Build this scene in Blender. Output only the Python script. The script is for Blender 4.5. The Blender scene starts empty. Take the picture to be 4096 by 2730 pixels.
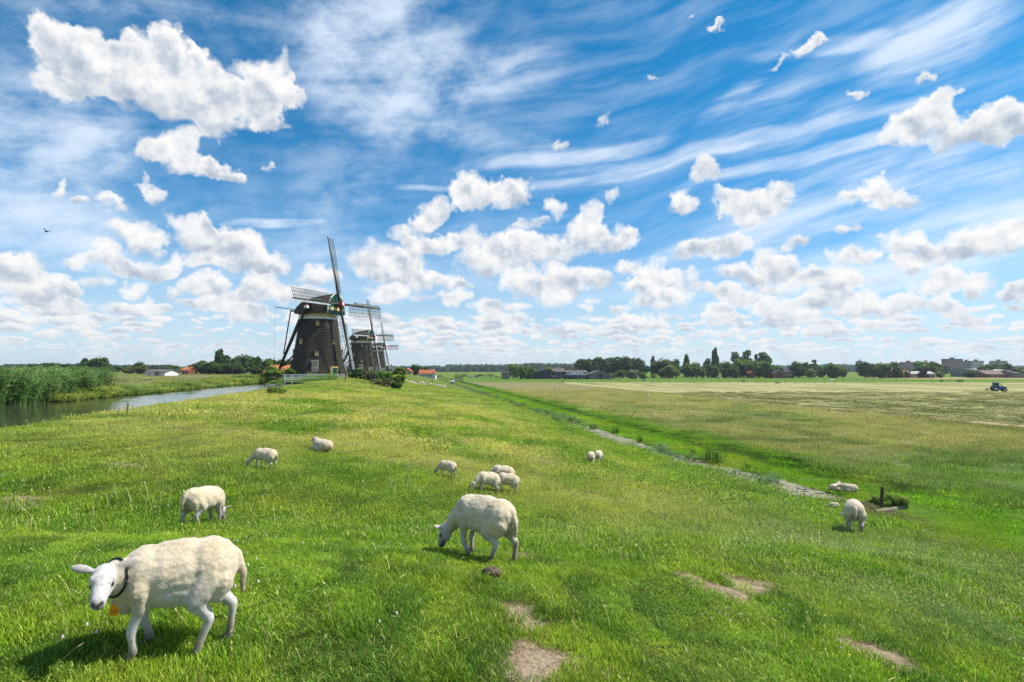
import bpy, math, random
import numpy as np
from mathutils import Vector, Matrix
random.seed(7)
rng = np.random.default_rng(7)
R = math.radians
scene = bpy.context.scene
COL = scene.collection

# ------------------------------------------------------------------ camera
FPX = 2276.0                       # focal length in pixels of the 4096 px wide photograph
PITCH = math.atan(111.0 / FPX)
cam_data = bpy.data.cameras.new('camera')
cam = bpy.data.objects.new('camera', cam_data)
COL.objects.link(cam)
cam_data.sensor_width = 36.0
cam_data.lens = 36.0 * FPX / 4096.0
cam_data.clip_start = 0.1
cam_data.clip_end = 30000.0
cam.location = (0, 0, 0)
cam.rotation_euler = (R(90) + PITCH, 0, 0)
scene.camera = cam

# ------------------------------------------------------------------ sun, exposure
SUN_EL, SUN_AZ = R(52), R(10)      # azimuth measured from +X towards +Y
sun_dir = Vector((math.cos(SUN_EL) * math.cos(SUN_AZ), math.cos(SUN_EL) * math.sin(SUN_AZ), math.sin(SUN_EL)))
sd = bpy.data.lights.new('sun', 'SUN')
sd.energy = 4.9
sd.angle = R(0.53)
sd.color = (1.0, 0.955, 0.88)
so = bpy.data.objects.new('sun', sd)
so.rotation_euler = sun_dir.to_track_quat('Z', 'Y').to_euler()
COL.objects.link(so)
scene.view_settings.view_transform = 'Standard'
scene.view_settings.look = 'None'
scene.view_settings.exposure = 0.38
scene.view_settings.gamma = 1.0
scene.view_settings.use_curve_mapping = False
scene.cycles.max_bounces = 6
scene.cycles.diffuse_bounces = 3
scene.cycles.glossy_bounces = 3
scene.cycles.transmission_bounces = 4
scene.cycles.transparent_max_bounces = 8
scene.cycles.caustics_reflective = False
scene.cycles.caustics_refractive = False

# ------------------------------------------------------------------ from the photograph's directions to the world
def ray(X, Y):
    xc, yc = (X - 2048.0) / FPX, (1365.0 - Y) / FPX
    c, s = math.cos(PITCH), math.sin(PITCH)
    fy = c - yc * s
    return xc / fy, (s + yc * c) / fy           # x and z per metre of depth (y)

def at(X, Y, depth):
    a, b = ray(X, Y)
    return Vector((a * depth, depth, b * depth))

# ------------------------------------------------------------------ sky
world = bpy.data.worlds.new('World')
scene.world = world
world.use_nodes = True
W = world.node_tree
W.nodes.clear()
world.cycles.sampling_method = 'MANUAL'
world.cycles.sample_map_resolution = 256

class NT:
    """a small node-writing helper"""
    def __init__(s, t): s.t = t
    def n(s, kind, **kw):
        nd = s.t.nodes.new(kind)
        for k, v in kw.items(): setattr(nd, k, v)
        return nd
    def put(s, sock, v):
        if isinstance(v, bpy.types.NodeSocket): s.t.links.new(v, sock)
        elif v is not None:
            try: sock.default_value = v
            except Exception: sock.default_value = tuple(v) + (1.0,)
    def m(s, op, a, b=None, c=None, clamp=False):
        nd = s.n('ShaderNodeMath', operation=op, use_clamp=clamp)
        for i, v in enumerate((a, b, c)):
            if v is not None: s.put(nd.inputs[i], v)
        return nd.outputs[0]
    def v(s, op, a, b=None, c=None):
        nd = s.n('ShaderNodeVectorMath', operation=op)
        for i, v in enumerate((a, b, c)):
            if v is not None: s.put(nd.inputs[i], v)
        return nd.outputs['Value' if op in ('DOT_PRODUCT', 'LENGTH') else 'Vector']
    def xyz(s, x, y, z=0.0):
        nd = s.n('ShaderNodeCombineXYZ')
        for i, v in enumerate((x, y, z)): s.put(nd.inputs[i], v)
        return nd.outputs[0]
    def sep(s, v):
        nd = s.n('ShaderNodeSeparateXYZ'); s.put(nd.inputs[0], v)
        return nd.outputs
    def noise(s, vec, scale, detail=4, rough=0.55, dim='3D', dist=0.0, color=False):
        nd = s.n('ShaderNodeTexNoise', noise_dimensions=dim)
        if vec is not None: s.put(nd.inputs['Vector'], vec)
        nd.inputs['Scale'].default_value = scale
        nd.inputs['Detail'].default_value = detail
        nd.inputs['Roughness'].default_value = rough
        nd.inputs['Distortion'].default_value = dist
        return nd.outputs['Color' if color else 'Fac']
    def ss(s, x, a, b, lo=0.0, hi=1.0):                 # smoothstep
        nd = s.n('ShaderNodeMapRange', interpolation_type='SMOOTHSTEP')
        for i, v in enumerate((x, a, b, lo, hi)): s.put(nd.inputs[i], v)
        return nd.outputs[0]
    def lin(s, x, a, b, lo=0.0, hi=1.0):
        nd = s.n('ShaderNodeMapRange')
        for i, v in enumerate((x, a, b, lo, hi)): s.put(nd.inputs[i], v)
        return nd.outputs[0]
    def mix(s, f, a, b, mode='MIX'):
        nd = s.n('ShaderNodeMix', data_type='RGBA', blend_type=mode)
        s.put(nd.inputs[0], f); s.put(nd.inputs[6], a); s.put(nd.inputs[7], b)
        return nd.outputs[2]
    def ramp(s, x, stops):
        nd = s.n('ShaderNodeValToRGB')
        e = nd.color_ramp.elements
        while len(e) < len(stops): e.new(0.5)
        for el, (p, c) in zip(e, stops):
            el.position = p; el.color = (*c, 1.0)
        s.put(nd.inputs[0], x)
        return nd.outputs[0]

def azel(X, Y, rx, ry):
    a, b = ray(X, Y)
    az = math.atan(a)
    el = math.atan(b * math.cos(az))
    return az, el, rx / FPX * math.cos(az) ** 2, ry / FPX * math.cos(az) * math.cos(el) ** 2

# cumulus clouds: centre and radii of each billow (left half, then right half of the view, 1.0454 px per px)
CUM_L = [(290,180,120,105),(350,115,65,60),(400,260,230,140),(590,220,160,110),(700,185,85,80),(760,330,240,140),(560,390,260,80),(950,420,210,110),
 (1120,350,140,110),(1187,240,42,60),(1230,390,65,75),(900,510,110,60),(1110,490,80,60),(240,330,100,70),(860,270,50,45),(500,130,40,30),
 (650,640,85,70),(770,590,95,85),(810,680,140,62),(910,700,90,48),(985,722,50,28),
 (690,830,55,42),(640,785,32,28),(470,845,58,32),(350,835,55,24),(240,775,48,36),(1085,700,24,22),
 (590,975,82,72),(785,975,100,75),(850,950,45,42),(900,1020,130,50),(1020,1040,110,80),(1100,1085,110,50),(850,1085,95,45),(1000,1110,180,35),
 (330,1090,55,42),(440,1070,75,72),(530,1125,130,55),(705,1115,62,55),(600,1150,120,35),
 (90,1110,100,62),(30,1130,60,55),(150,1200,190,55),(320,1220,62,42),(260,1272,140,28),(540,1220,55,30),
 (1560,1080,125,80),(1700,1100,80,60),(1660,1150,180,45),(1790,1180,110,48),(1690,985,55,40),(1760,1020,85,50),(1850,1015,75,55),(1960,1000,80,72),
 (2090,1010,60,62),(2050,1090,150,55),(1805,880,68,70),(1760,930,60,40),(1930,810,62,62),(2020,800,80,72),(2110,800,60,68),(1920,870,50,30),
 (850,1190,90,45),(1090,1190,100,55),(1310,1155,80,50),(740,1225,48,30),(930,1265,120,35),(1190,1230,120,40),(640,1290,110,30),(1030,1300,110,30),(300,1340,130,26),(100,1330,120,28),
 (1900,1200,60,30),(2080,1330,90,38),(1890,1260,80,35),(1650,1230,90,35)]
CUM_R = [(20,790,62,65),(150,880,50,48),(410,825,38,32),(60,935,38,22),(322,905,58,62),(300,975,110,65),(410,990,90,62),(490,1000,50,32),
 (100,1040,150,65),(20,1000,60,60),(800,725,62,62),(690,840,62,42),(880,830,70,48),(980,850,130,68),(1105,820,55,62),(1000,900,100,35),
 (1250,190,68,38),(1190,235,55,26),(1100,270,34,18),(1820,410,55,55),(1760,480,100,65),(1640,550,110,70),(1850,560,150,75),(2000,540,140,80),(2110,510,80,70),
 (1700,350,44,30),(1900,380,40,22),(1400,390,50,20),(590,340,28,18),(360,515,28,20),(750,70,26,18),(880,100,48,14),
 (1560,780,68,58),(1600,830,110,48),(1470,800,48,24),(190,590,60,25),
 (760,1040,80,45),(900,1030,140,55),(1100,1070,58,58),(1160,1100,95,55),(1020,1140,140,45),(1250,1155,110,36),(1200,1010,60,28),(1400,990,60,32),(1400,1090,85,42),
 (1560,1030,85,60),(1700,1015,110,55),(1650,1095,130,35),(1850,1020,110,65),(2000,1010,110,75),(2110,990,80,80),(1830,1150,80,60),(1960,1180,90,45),
 (510,1125,58,45),(620,1150,75,60),(720,1180,80,50),(860,1220,90,36),(560,1215,120,40),(640,1262,130,40),(1350,1200,90,60),(1450,1270,110,45),(1620,1265,80,48),
 (1280,1260,70,40),(1090,1310,110,42),(1800,1285,110,45),(1860,1330,90,30),(200,1150,140,60),(350,1170,90,52),(180,1235,120,45),(30,1180,80,60),(2100,1250,70,45),(220,1370,80,28),
 (60,1380,70,28),(520,1350,110,26),(880,1330,80,26),(1300,1370,110,26),(1550,1350,100,26)]
# cirrus veils: centre, radii, tilt of the streaks in degrees, strength
CIR = [(200,560,420,170,8,1.0),(120,830,420,170,-14,1.0),(250,1010,420,90,-6,.85),(1450,150,330,300,60,.95),(1620,350,330,170,35,.9),(1900,330,330,120,14,.7),(1800,520,460,55,-10,.5),
 (1350,800,230,160,35,.4),(1150,905,220,16,6,.95),(1250,960,180,60,18,.5),(1700,760,160,12,6,.6),(2250,630,420,34,4,.9),(2900,600,760,34,3,1.0),(2500,690,520,22,6,.8),(3250,650,520,30,4,1.0),
 (3350,780,620,70,8,.9),(3200,900,720,60,9,.85),(3700,720,420,90,8,.9),(3850,880,380,180,4,1.0),(3000,470,330,60,14,.6),(2950,400,330,40,32,.6),(3200,540,330,55,12,.6),
 (3400,170,400,36,-5,.85),(3800,150,330,160,10,1.0),(3100,960,600,36,9,.75),(600,40,700,55,12,.45),(60,330,300,120,10,.5),(3500,1080,700,90,5,.8),(1500,1080,700,110,0,.5),(2950,1120,700,60,5,.5)]

UID = [0]
def sky_group(name, cums, cirs, az_lo, az_hi, low, outer):
    """one patch of the sky: its own billows and veils on the shared clear sky"""
    g = bpy.data.node_groups.new(name, 'ShaderNodeTree')
    g.interface.new_socket('base', in_out='INPUT', socket_type='NodeSocketVector')
    g.interface.new_socket('clear', in_out='INPUT', socket_type='NodeSocketColor')
    g.interface.new_socket('color', in_out='OUTPUT', socket_type='NodeSocketColor')
    k = NT(g)
    gi = k.n('NodeGroupInput'); go = k.n('NodeGroupOutput')
    base, clear = gi.outputs[0], gi.outputs[1]
    UID[0] += 1
    base = k.v('ADD', base, (UID[0] * 1e-6, 0, 0))       # keeps every patch a separate branch of the shader
    az0, el, _ = k.sep(base)
    N2 = lambda v, sc, det, ro, off=0.0, color=False: k.noise(v, sc, det, ro, dim='2D', color=color)
    sx = 1.0
    # cirrus veils
    swc = N2(base, 3.5, 2, 0.5, color=True)
    cb = k.v('ADD', base, k.v('MULTIPLY_ADD', swc, (0.09, 0.05, 0), (-0.045, -0.025, 0)))
    def streak(t, sx, sy, off, det=4):
        ct, st = math.cos(R(t)), math.sin(R(t))
        u = k.v('DOT_PRODUCT', cb, (ct * sx, st * sx, 0)); v_ = k.v('DOT_PRODUCT', cb, (-st * sy, ct * sy, 0))
        return N2(k.xyz(k.m('ADD', u, off), v_, 0), 1.0, det, 0.6)
    cacc = None
    for (a, e, ra, re, t, s_) in cirs:
        ct, st = math.cos(R(t)), math.sin(R(t))
        dq = k.v('SUBTRACT', cb, (a, e, 0))
        u = k.v('DOT_PRODUCT', dq, (ct / ra, st / ra, 0)); v_ = k.v('DOT_PRODUCT', dq, (-st / re, ct / re, 0))
        d = k.m('MULTIPLY_ADD', u, u, k.m('MULTIPLY', v_, v_))
        w = k.m('MULTIPLY_ADD', d, -s_, s_, clamp=True)
        cacc = w if cacc is None else k.m('MAXIMUM', cacc, w)
    if cacc is None: cacc = k.m('ADD', 0.0, 0.35)
    left = k.ss(az0, -0.15, 0.15)
    s1 = streak(9, 3.5, 30, 2.0); s3 = N2(k.v('MULTIPLY', base, (1, 1.7, 1)), 13.0, 5, 0.62)
    s2 = streak(36, 5, 20, 7.0)
    st_ = k.m('ADD', k.m('MULTIPLY', s1, k.m('MULTIPLY_ADD', left, 0.40, 0.30)), k.m('ADD', k.m('MULTIPLY', s2, k.m('MULTIPLY_ADD', left, -0.12, 0.25)), k.m('MULTIPLY', s3, k.m('MULTIPLY_ADD', left, -0.28, 0.45))))
    cf = k.ss(cacc, 0.0, 0.8)
    ci = k.m('MULTIPLY', cf, k.ss(k.m('MULTIPLY_ADD', cacc, 0.10, st_), 0.30, 0.74))
    ci = k.m('ADD', k.m('MULTIPLY', ci, 0.66), k.m('MULTIPLY', k.ss(st_, 0.36, 0.74), 0.26), clamp=True)
    c = k.mix(k.m('MULTIPLY', ci, 0.90), clear, (0.66, 0.745, 0.85, 1))
    # billows
    w1 = N2(base, 9.0, 1, 0.5, color=True)
    w2 = N2(base, 26.0, 4, 0.58, color=True)
    o1 = k.v('MULTIPLY_ADD', w1, (0.06, 0.035, 0), (-0.03, -0.0175, 0))
    o2 = k.v('MULTIPLY_ADD', w2, (0.050, 0.044, 0), (-0.025, -0.022, 0))
    p = k.v('ADD', base, k.v('ADD', o1, o2))
    acc = (0, 0, 0)
    for cnt, (a, e, ra, re, wt) in enumerate(cums):
        if cnt and cnt % 16 == 0:
            p = k.v('MULTIPLY_ADD', acc, (1e-9, 1e-9, 1e-9), p)
        q = k.v('MULTIPLY_ADD', p, (1 / ra, 1 / re, 0), (-a / ra, -e / re, 1))
        d = k.v('DOT_PRODUCT', q, q)
        w = k.m('MULTIPLY_ADD', d, -wt, 2.0 * wt, clamp=True)
        acc = k.v('MULTIPLY_ADD', q, k.xyz(w, w, w), acc)
    if cums: ax, ay, S = k.sep(acc)
    else: ay = S = k.m('ADD', 0.0, 0.0)
    def rows(sx, sy, off, th):
        return k.m('SUBTRACT', N2(k.v('MULTIPLY_ADD', base, (sx, sy, 0), (off, off, off)), 1.0, 4, 0.58), th)
    rr = None; rv = k.m('ADD', 0.0, 0.0)
    if low:
        def puffs(sx_, sy_, off, size, lo0, lo1, hi0, hi1):
            c_ = k.v('MULTIPLY_ADD', k.v('ADD', base, k.v('MULTIPLY_ADD', w2, (.050, .016, 0), (-.025, -.008, 0))), (sx_, sy_, 0), (off, off * 1.7, 0))
            vo = k.n('ShaderNodeTexVoronoi', feature='F1', voronoi_dimensions='2D'); vo.inputs['Scale'].default_value = 1.0; vo.inputs['Randomness'].default_value = .95
            k.put(vo.inputs['Vector'], c_)
            big = N2(k.v('MULTIPLY', base, (5.0, 12.0, 0)), 1.0, 2, .5)
            d_ = k.m('SUBTRACT', k.m('MULTIPLY_ADD', big, .9, size - .45), vo.outputs['Distance'])
            w_ = k.m('MULTIPLY', k.m('MULTIPLY', k.m('MAXIMUM', d_, 0.0), 3.2), k.m('MULTIPLY', k.ss(el, lo0, lo1), k.ss(el, hi1, hi0)))
            dy = k.sep(k.v('SUBTRACT', c_, vo.outputs['Position']))[1]
            return w_, k.m('MULTIPLY', dy, w_)
        wA, vA = puffs(12.5, 34, 3.1, .45, .055, .085, .105, .150)
        wB, vB = puffs(27, 88, 11.7, .56, .022, .034, .068, .105)
        wC, vC = puffs(55, 230, 5.3, .55, .004, .010, .028, .046)
        rr = k.m('MAXIMUM', k.m('MAXIMUM', wA, wB), wC)
        rv = k.m('ADD', k.m('ADD', vA, vB), vC)
    if outer:
        rC = k.m('MULTIPLY', k.m('MULTIPLY', rows(2.6, 6.5, 27.3, 0.54), 5.0), k.ss(el, 0.06, 0.15))
        rr = rC if rr is None else k.m('MAXIMUM', rr, rC)
    rr = k.m('MAXIMUM', rr, 0.0) if rr is not None else k.m('ADD', 0.0, 0.0)
    fine = N2(base, 58.0, 4, 0.62)
    bil = N2(base, 19.0, 4, 0.58)
    bil2 = N2(k.v('ADD', base, (0.008, 0.014, 0)), 19.0, 4, 0.58)
    SR = k.m('ADD', S, rr)
    dens = k.m('ADD', SR, k.m('MULTIPLY_ADD', fine, 0.62, -0.36))
    pres = k.ss(SR, 0.0, 0.35)
    alpha = k.m('MULTIPLY', k.ss(dens, -0.06, 0.82), k.m('MULTIPLY_ADD', pres, 0.9, 0.1))
    alpha = k.m('MULTIPLY', alpha, k.ss(SR, 0.0, 0.05))
    hgt = k.m('DIVIDE', k.m('MULTIPLY_ADD', rv, 1.8, ay), k.m('ADD', SR, 0.12))
    rel = k.m('MULTIPLY', k.m('SUBTRACT', bil, bil2), 1.9)
    thick = k.ss(SR, 0.15, 1.3)
    shade = k.m('ADD', k.m('MULTIPLY_ADD', hgt, 0.66, 0.55), rel)
    shade = k.m('ADD', shade, k.m('MULTIPLY', k.m('SUBTRACT', 1.0, thick), 0.34), clamp=True)
    ccol = k.ramp(shade, [(0.0, (0.35, 0.41, 0.49)), (0.3, (0.46, 0.51, 0.575)), (0.62, (0.64, 0.66, 0.685)), (1.0, (0.77, 0.765, 0.755))])
    hz2 = k.m('MULTIPLY', k.ss(el, 0.17, 0.0), 0.40)
    ccol = k.mix(hz2, ccol, (0.62, 0.655, 0.70, 1))
    c = k.mix(k.m('MULTIPLY', alpha, k.ss(el, -0.01, 0.05, 0.4, 1.0)) if low else alpha, c, ccol)
    g.links.new(c, go.inputs[0])
    return g

def build_sky():
    k = NT(W)
    tc = k.n('ShaderNodeTexCoord').outputs['Generated']
    x, y, z = k.sep(tc)
    el = k.m('ARCSINE', z)
    az = k.m('ARCTAN2', x, y)
    base = k.xyz(az, el)
    sky = k.n('ShaderNodeTexSky', sky_type='NISHITA')
    sky.sun_disc = False
    sky.sun_elevation = SUN_EL
    sky.sun_rotation = math.pi / 2 - SUN_AZ
    sky.air_density = 1.0; sky.dust_density = 0.4; sky.ozone_density = 4.0
    SK = 0.10
    up = k.ss(el, 0.05, 0.5)
    tint = k.mix(up, (SK * 0.46, SK * 0.90, SK * 1.10, 1), (SK * 0.10, SK * 0.82, SK * 1.06, 1))
    clear = k.mix(1.0, sky.outputs[0], tint, 'MULTIPLY')
    clear = k.mix(k.m('MULTIPLY', k.ss(el, 0.24, 0.0), 0.72), clear, (0.56, 0.645, 0.73, 1))
    cums = [azel(side + cx / 1.0454, cy / 1.0454, rx * 1.20 / 1.0454, ry * 1.18 / 1.0454) + (1.0 if rx > 60 else (.8 if rx > 42 else .55),) for side, lst in ((0, CUM_L), (2048, CUM_R)) for (cx, cy, rx, ry) in lst]
    cirs = []
    for (cx, cy, rx, ry, t, s_) in CIR:
        a, e, ra, re = azel(cx, cy, rx * 1.3, ry * 1.45)
        cirs.append((a, e, ra, re, t, s_))
    def background(col):
        b = k.n('ShaderNodeBackground'); k.put(b.inputs[0], col); return b.outputs[0]
    def patch(name, a0, a1, e0, e1, outer=False):
        m1, m2 = 0.06, 0.042
        cu = [] if outer else [c for c in cums if c[0] + c[2] > a0 - m1 and c[0] - c[2] < a1 + m1 and c[1] + c[3] > e0 - m2 and c[1] - c[3] < e1 + m2]
        ci = []
        for c in ([] if outer else cirs):
            ct, st = abs(math.cos(R(c[4]))), abs(math.sin(R(c[4])))
            ex, ey = c[2] * ct + c[3] * st + .07, c[2] * st + c[3] * ct + .05
            if c[0] + ex > a0 and c[0] - ex < a1 and c[1] + ey > e0 and c[1] - ey < e1: ci.append(c)
        g = sky_group(name, cu, ci, a0, a1, e0 < 0.17, outer)
        n = k.n('ShaderNodeGroup'); n.node_tree = g
        k.put(n.inputs[0], base); k.put(n.inputs[1], clear)
        return background(n.outputs[0])
    def choose(f, a, b):                               # f = 1 picks b
        mx = k.n('ShaderNodeMixShader'); k.put(mx.inputs[0], f)
        W.links.new(a, mx.inputs[1]); W.links.new(b, mx.inputs[2]); return mx.outputs[0]
    A, NS = 0.78, 8
    edges = [-A + 2 * A * i / NS for i in range(NS + 1)]
    def tree(lo, hi, e0, e1, tag_):
        if hi - lo == 1: return patch('sky_patch', edges[lo], edges[hi], e0, e1)
        md = (lo + hi) // 2
        return choose(k.m('GREATER_THAN', az, edges[md]), tree(lo, md, e0, e1, tag_), tree(md, hi, e0, e1, tag_))
    EM = 0.19
    front = choose(k.m('GREATER_THAN', el, EM), tree(0, NS, -0.05, EM, 'l'), tree(0, NS, EM, 0.62, 'h'))
    outer = patch('sky_beyond', -9, 9, -9, 9, True)
    isout = k.m('MAXIMUM', k.m('GREATER_THAN', k.m('ABSOLUTE', az), A), k.m('GREATER_THAN', el, 0.62))
    above = choose(isout, front, outer)
    whole = choose(k.m('LESS_THAN', z, -0.012), above, background((0.10, 0.14, 0.05, 1)))
    o = k.n('ShaderNodeOutputWorld')
    W.links.new(whole, o.inputs[0])
build_sky()

# ------------------------------------------------------------------ small tools
def tag(o, label=None, cat=None, group=None, kind=None):
    if label: o['label'] = label
    if cat: o['category'] = cat
    if group: o['group'] = group
    if kind: o['kind'] = kind
    return o

def link(name, me, parent=None, loc=None):
    o = bpy.data.objects.new(name, me)
    COL.objects.link(o)
    if parent: o.parent = parent
    if loc is not None: o.location = loc
    return o

def empty(name, loc, rz=0.0):
    o = bpy.data.objects.new(name, None)
    o.empty_display_size = 0.3
    COL.objects.link(o)
    o.location = loc; o.rotation_euler = (0, 0, rz)
    return o

def np_mesh(name, V, F, mat=None, smooth=False):
    """V (n,3); F (m,3) or (m,4) integer array"""
    V = np.asarray(V, dtype=np.float32); F = np.asarray(F, dtype=np.int32)
    me = bpy.data.meshes.new(name)
    k = F.shape[1]
    me.vertices.add(len(V)); me.vertices.foreach_set('co', V.ravel())
    me.loops.add(F.size); me.loops.foreach_set('vertex_index', F.ravel())
    me.polygons.add(len(F))
    me.polygons.foreach_set('loop_start', np.arange(0, F.size, k, dtype=np.int32))
    me.polygons.foreach_set('loop_total', np.full(len(F), k, dtype=np.int32))
    if smooth: me.polygons.foreach_set('use_smooth', np.ones(len(F), dtype=bool))
    me.update(calc_edges=True)
    if mat:
        for m_ in (mat if isinstance(mat, (list, tuple)) else [mat]): me.materials.append(m_)
    return me

def color_attr(me, name, C):
    a = me.color_attributes.new(name, 'FLOAT_COLOR', 'POINT')
    C = np.concatenate([C, np.ones((len(C), 1))], axis=1).astype(np.float32)
    a.data.foreach_set('color', C.ravel())

def float_attr(me, name, A):
    a = me.attributes.new(name, 'FLOAT', 'POINT')
    a.data.foreach_set('value', np.asarray(A, dtype=np.float32))

class MB:
    """collects boxes, bars, tubes and prisms, then links them as one mesh object"""
    def __init__(s): s.v = []; s.f = []; s.mi = []
    def add(s, vs, fs, mi=0):
        b = len(s.v); s.v += [tuple(v) for v in vs]
        s.f += [tuple(b + i for i in f) for f in fs]; s.mi += [mi] * len(fs)
        return s
    def box(s, x0, x1, y0, y1, z0, z1, mi=0):
        vs = [(x, y, z) for z in (z0, z1) for y in (y0, y1) for x in (x0, x1)]
        return s.add(vs, [(0, 2, 3, 1), (4, 5, 7, 6), (0, 1, 5, 4), (2, 6, 7, 3), (0, 4, 6, 2), (1, 3, 7, 5)], mi)
    def bar(s, a, b, w0, w1=None, h0=None, h1=None, up=(0, 0, 1), mi=0):
        """tapered square bar from a to b"""
        a, b = Vector(a), Vector(b); w1 = w0 if w1 is None else w1
        h0 = w0 if h0 is None else h0; h1 = (h0 * w1 / w0) if h1 is None else h1
        d = (b - a).normalized(); upv = Vector(up)
        if abs(d.dot(upv)) > .97: upv = Vector((1, 0, 0))
        r = d.cross(upv).normalized(); u = r.cross(d)
        vs = []
        for p, w, h in ((a, w0, h0), (b, w1, h1)):
            for i, j in ((-1, -1), (1, -1), (1, 1), (-1, 1)): vs.append(p + r * i * w / 2 + u * j * h / 2)
        return s.add(vs, [(3, 2, 1, 0), (4, 5, 6, 7), (0, 1, 5, 4), (1, 2, 6, 5), (2, 3, 7, 6), (3, 0, 4, 7)], mi)
    def tube(s, pts, rad, n=8, mi=0):
        pts = [Vector(p) for p in pts]
        rad = [rad] * len(pts) if not isinstance(rad, (list, tuple)) else rad
        vs, fs = [], []
        for i, p in enumerate(pts):
            d = (pts[min(i + 1, len(pts) - 1)] - pts[max(i - 1, 0)]).normalized()
            ref = Vector((0, 0, 1)) if abs(d.z) < .9 else Vector((1, 0, 0))
            r = d.cross(ref).normalized(); u = r.cross(d)
            for j in range(n):
                a = 2 * math.pi * j / n
                vs.append(p + (r * math.cos(a) + u * math.sin(a)) * rad[i])
        for i in range(len(pts) - 1):
            for j in range(n):
                j2 = (j + 1) % n
                fs.append((i * n + j, i * n + j2, (i + 1) * n + j2, (i + 1) * n + j))
        fs.append(tuple(range(n - 1, -1, -1))); fs.append(tuple((len(pts) - 1) * n + j for j in range(n)))
        return s.add(vs, fs, mi)
    def prism(s, poly, d0, d1, axis='y', mi=0):
        """polygon (a,b) extruded along an axis; axis y: (x,z), x: (y,z), z: (x,y)"""
        n = len(poly)
        mk = {'y': lambda a, b, d: (a, d, b), 'x': lambda a, b, d: (d, a, b), 'z': lambda a, b, d: (a, b, d)}[axis]
        vs = [mk(a, b, d0) for a, b in poly] + [mk(a, b, d1) for a, b in poly]
        fs = [tuple(range(n))[::-1], tuple(range(n, 2 * n))] + [(i, (i + 1) % n, n + (i + 1) % n, n + i) for i in range(n)]
        return s.add(vs, fs, mi)
    def mesh(s, name, mat, smooth=False):
        me = bpy.data.meshes.new(name)
        me.from_pydata(s.v, [], s.f)
        for m_ in (mat if isinstance(mat, (list, tuple)) else [mat]): me.materials.append(m_)
        if any(s.mi): me.polygons.foreach_set('material_index', s.mi)
        if smooth: me.polygons.foreach_set('use_smooth', [True] * len(s.f))
        import bmesh
        bm = bmesh.new(); bm.from_mesh(me); bmesh.ops.recalc_face_normals(bm, faces=bm.faces[:]); bm.to_mesh(me); bm.free()
        me.update()
        return me
    def build(s, name, mat, parent=None, loc=None, smooth=False):
        return link(name, s.mesh(name, mat, smooth), parent, loc)

# ------------------------------------------------------------------ noise for numpy
def _hash(ix, iy, seed):
    h = (ix.astype(np.int64) * 374761393 + iy.astype(np.int64) * 668265263 + seed * 1442695041) & 0xffffffff
    h = ((h ^ (h >> 13)) * 1274126177) & 0xffffffff
    return ((h ^ (h >> 16)) & 0xffff) / 65535.0
def vnoise(x, y, seed=0):
    x = np.asarray(x, dtype=np.float64); y = np.asarray(y, dtype=np.float64)
    ix, iy = np.floor(x), np.floor(y); fx, fy = x - ix, y - iy
    fx = fx * fx * (3 - 2 * fx); fy = fy * fy * (3 - 2 * fy)
    ix = ix.astype(np.int64); iy = iy.astype(np.int64)
    a, b = _hash(ix, iy, seed), _hash(ix + 1, iy, seed)
    c, d = _hash(ix, iy + 1, seed), _hash(ix + 1, iy + 1, seed)
    return (a * (1 - fx) + b * fx) * (1 - fy) + (c * (1 - fx) + d * fx) * fy
def fbm(x, y, oct=4, seed=0, rough=0.5):
    t = 0; amp = 1; tot = 0
    for i in range(oct):
        t = t + vnoise(x * 2 ** i + 17.3 * i, y * 2 ** i - 9.1 * i, seed + i) * amp; tot += amp; amp *= rough
    return t / tot
def sstep(x, a, b):
    t = np.clip((np.asarray(x, dtype=np.float64) - a) / (b - a), 0, 1)
    return t * t * (3 - 2 * t)

# ------------------------------------------------------------------ the lie of the land
# the dike runs along u = x + 0.18 y = const; the eye is at z = 0
SH = 0.18
_prof = [(-9000, -2.6), (-60, -2.6), (-34, -2.55), (-30, -2.35), (-28.2, -2.3), (-27.4, -2.75), (-26.4, -3.3), (-16.2, -3.5), (-14.8, -2.9), (-13.4, -2.2), (-12.2, -1.86), (-11, -1.80),
         (-8, -1.98), (-5, -2.35), (-2, -2.75), (0, -3.02), (2, -3.35), (5, -3.95), (8, -4.5), (12, -5.3), (16, -6.1), (18.6, -6.66), (19.2, -6.9), (19.6, -7.2),
         (20.9, -7.2), (21.3, -6.85), (22.2, -6.66), (24.9, -6.62), (25.5, -6.08), (26.6, -6.02), (28, -6.12), (60, -6.25), (64.6, -6.4), (66, -6.3), (300, -6.3), (9000, -6.3)]
_pu = np.concatenate([np.arange(-70, 75, 0.05)])
_pz = np.interp(_pu, [p[0] for p in _prof], [p[1] for p in _prof])
_kern = np.exp(-0.5 * (np.arange(-12, 13) / 5.0) ** 2); _kern /= _kern.sum()
_pz2 = np.convolve(np.pad(_pz, 12, mode='edge'), _kern, 'valid')
MILLS = [(-36.65, 107.6), (-54.3, 205.6), (-71.9, 303.6)]
DITCH_Z, CANAL_Z, MILL_Z = -6.84, -2.52, -1.5

def ditch_shift(y):
    return 1.7 * sstep(y, 46, 30) if not np.isscalar(y) else float(1.7 * sstep(y, 46, 30))

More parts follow.
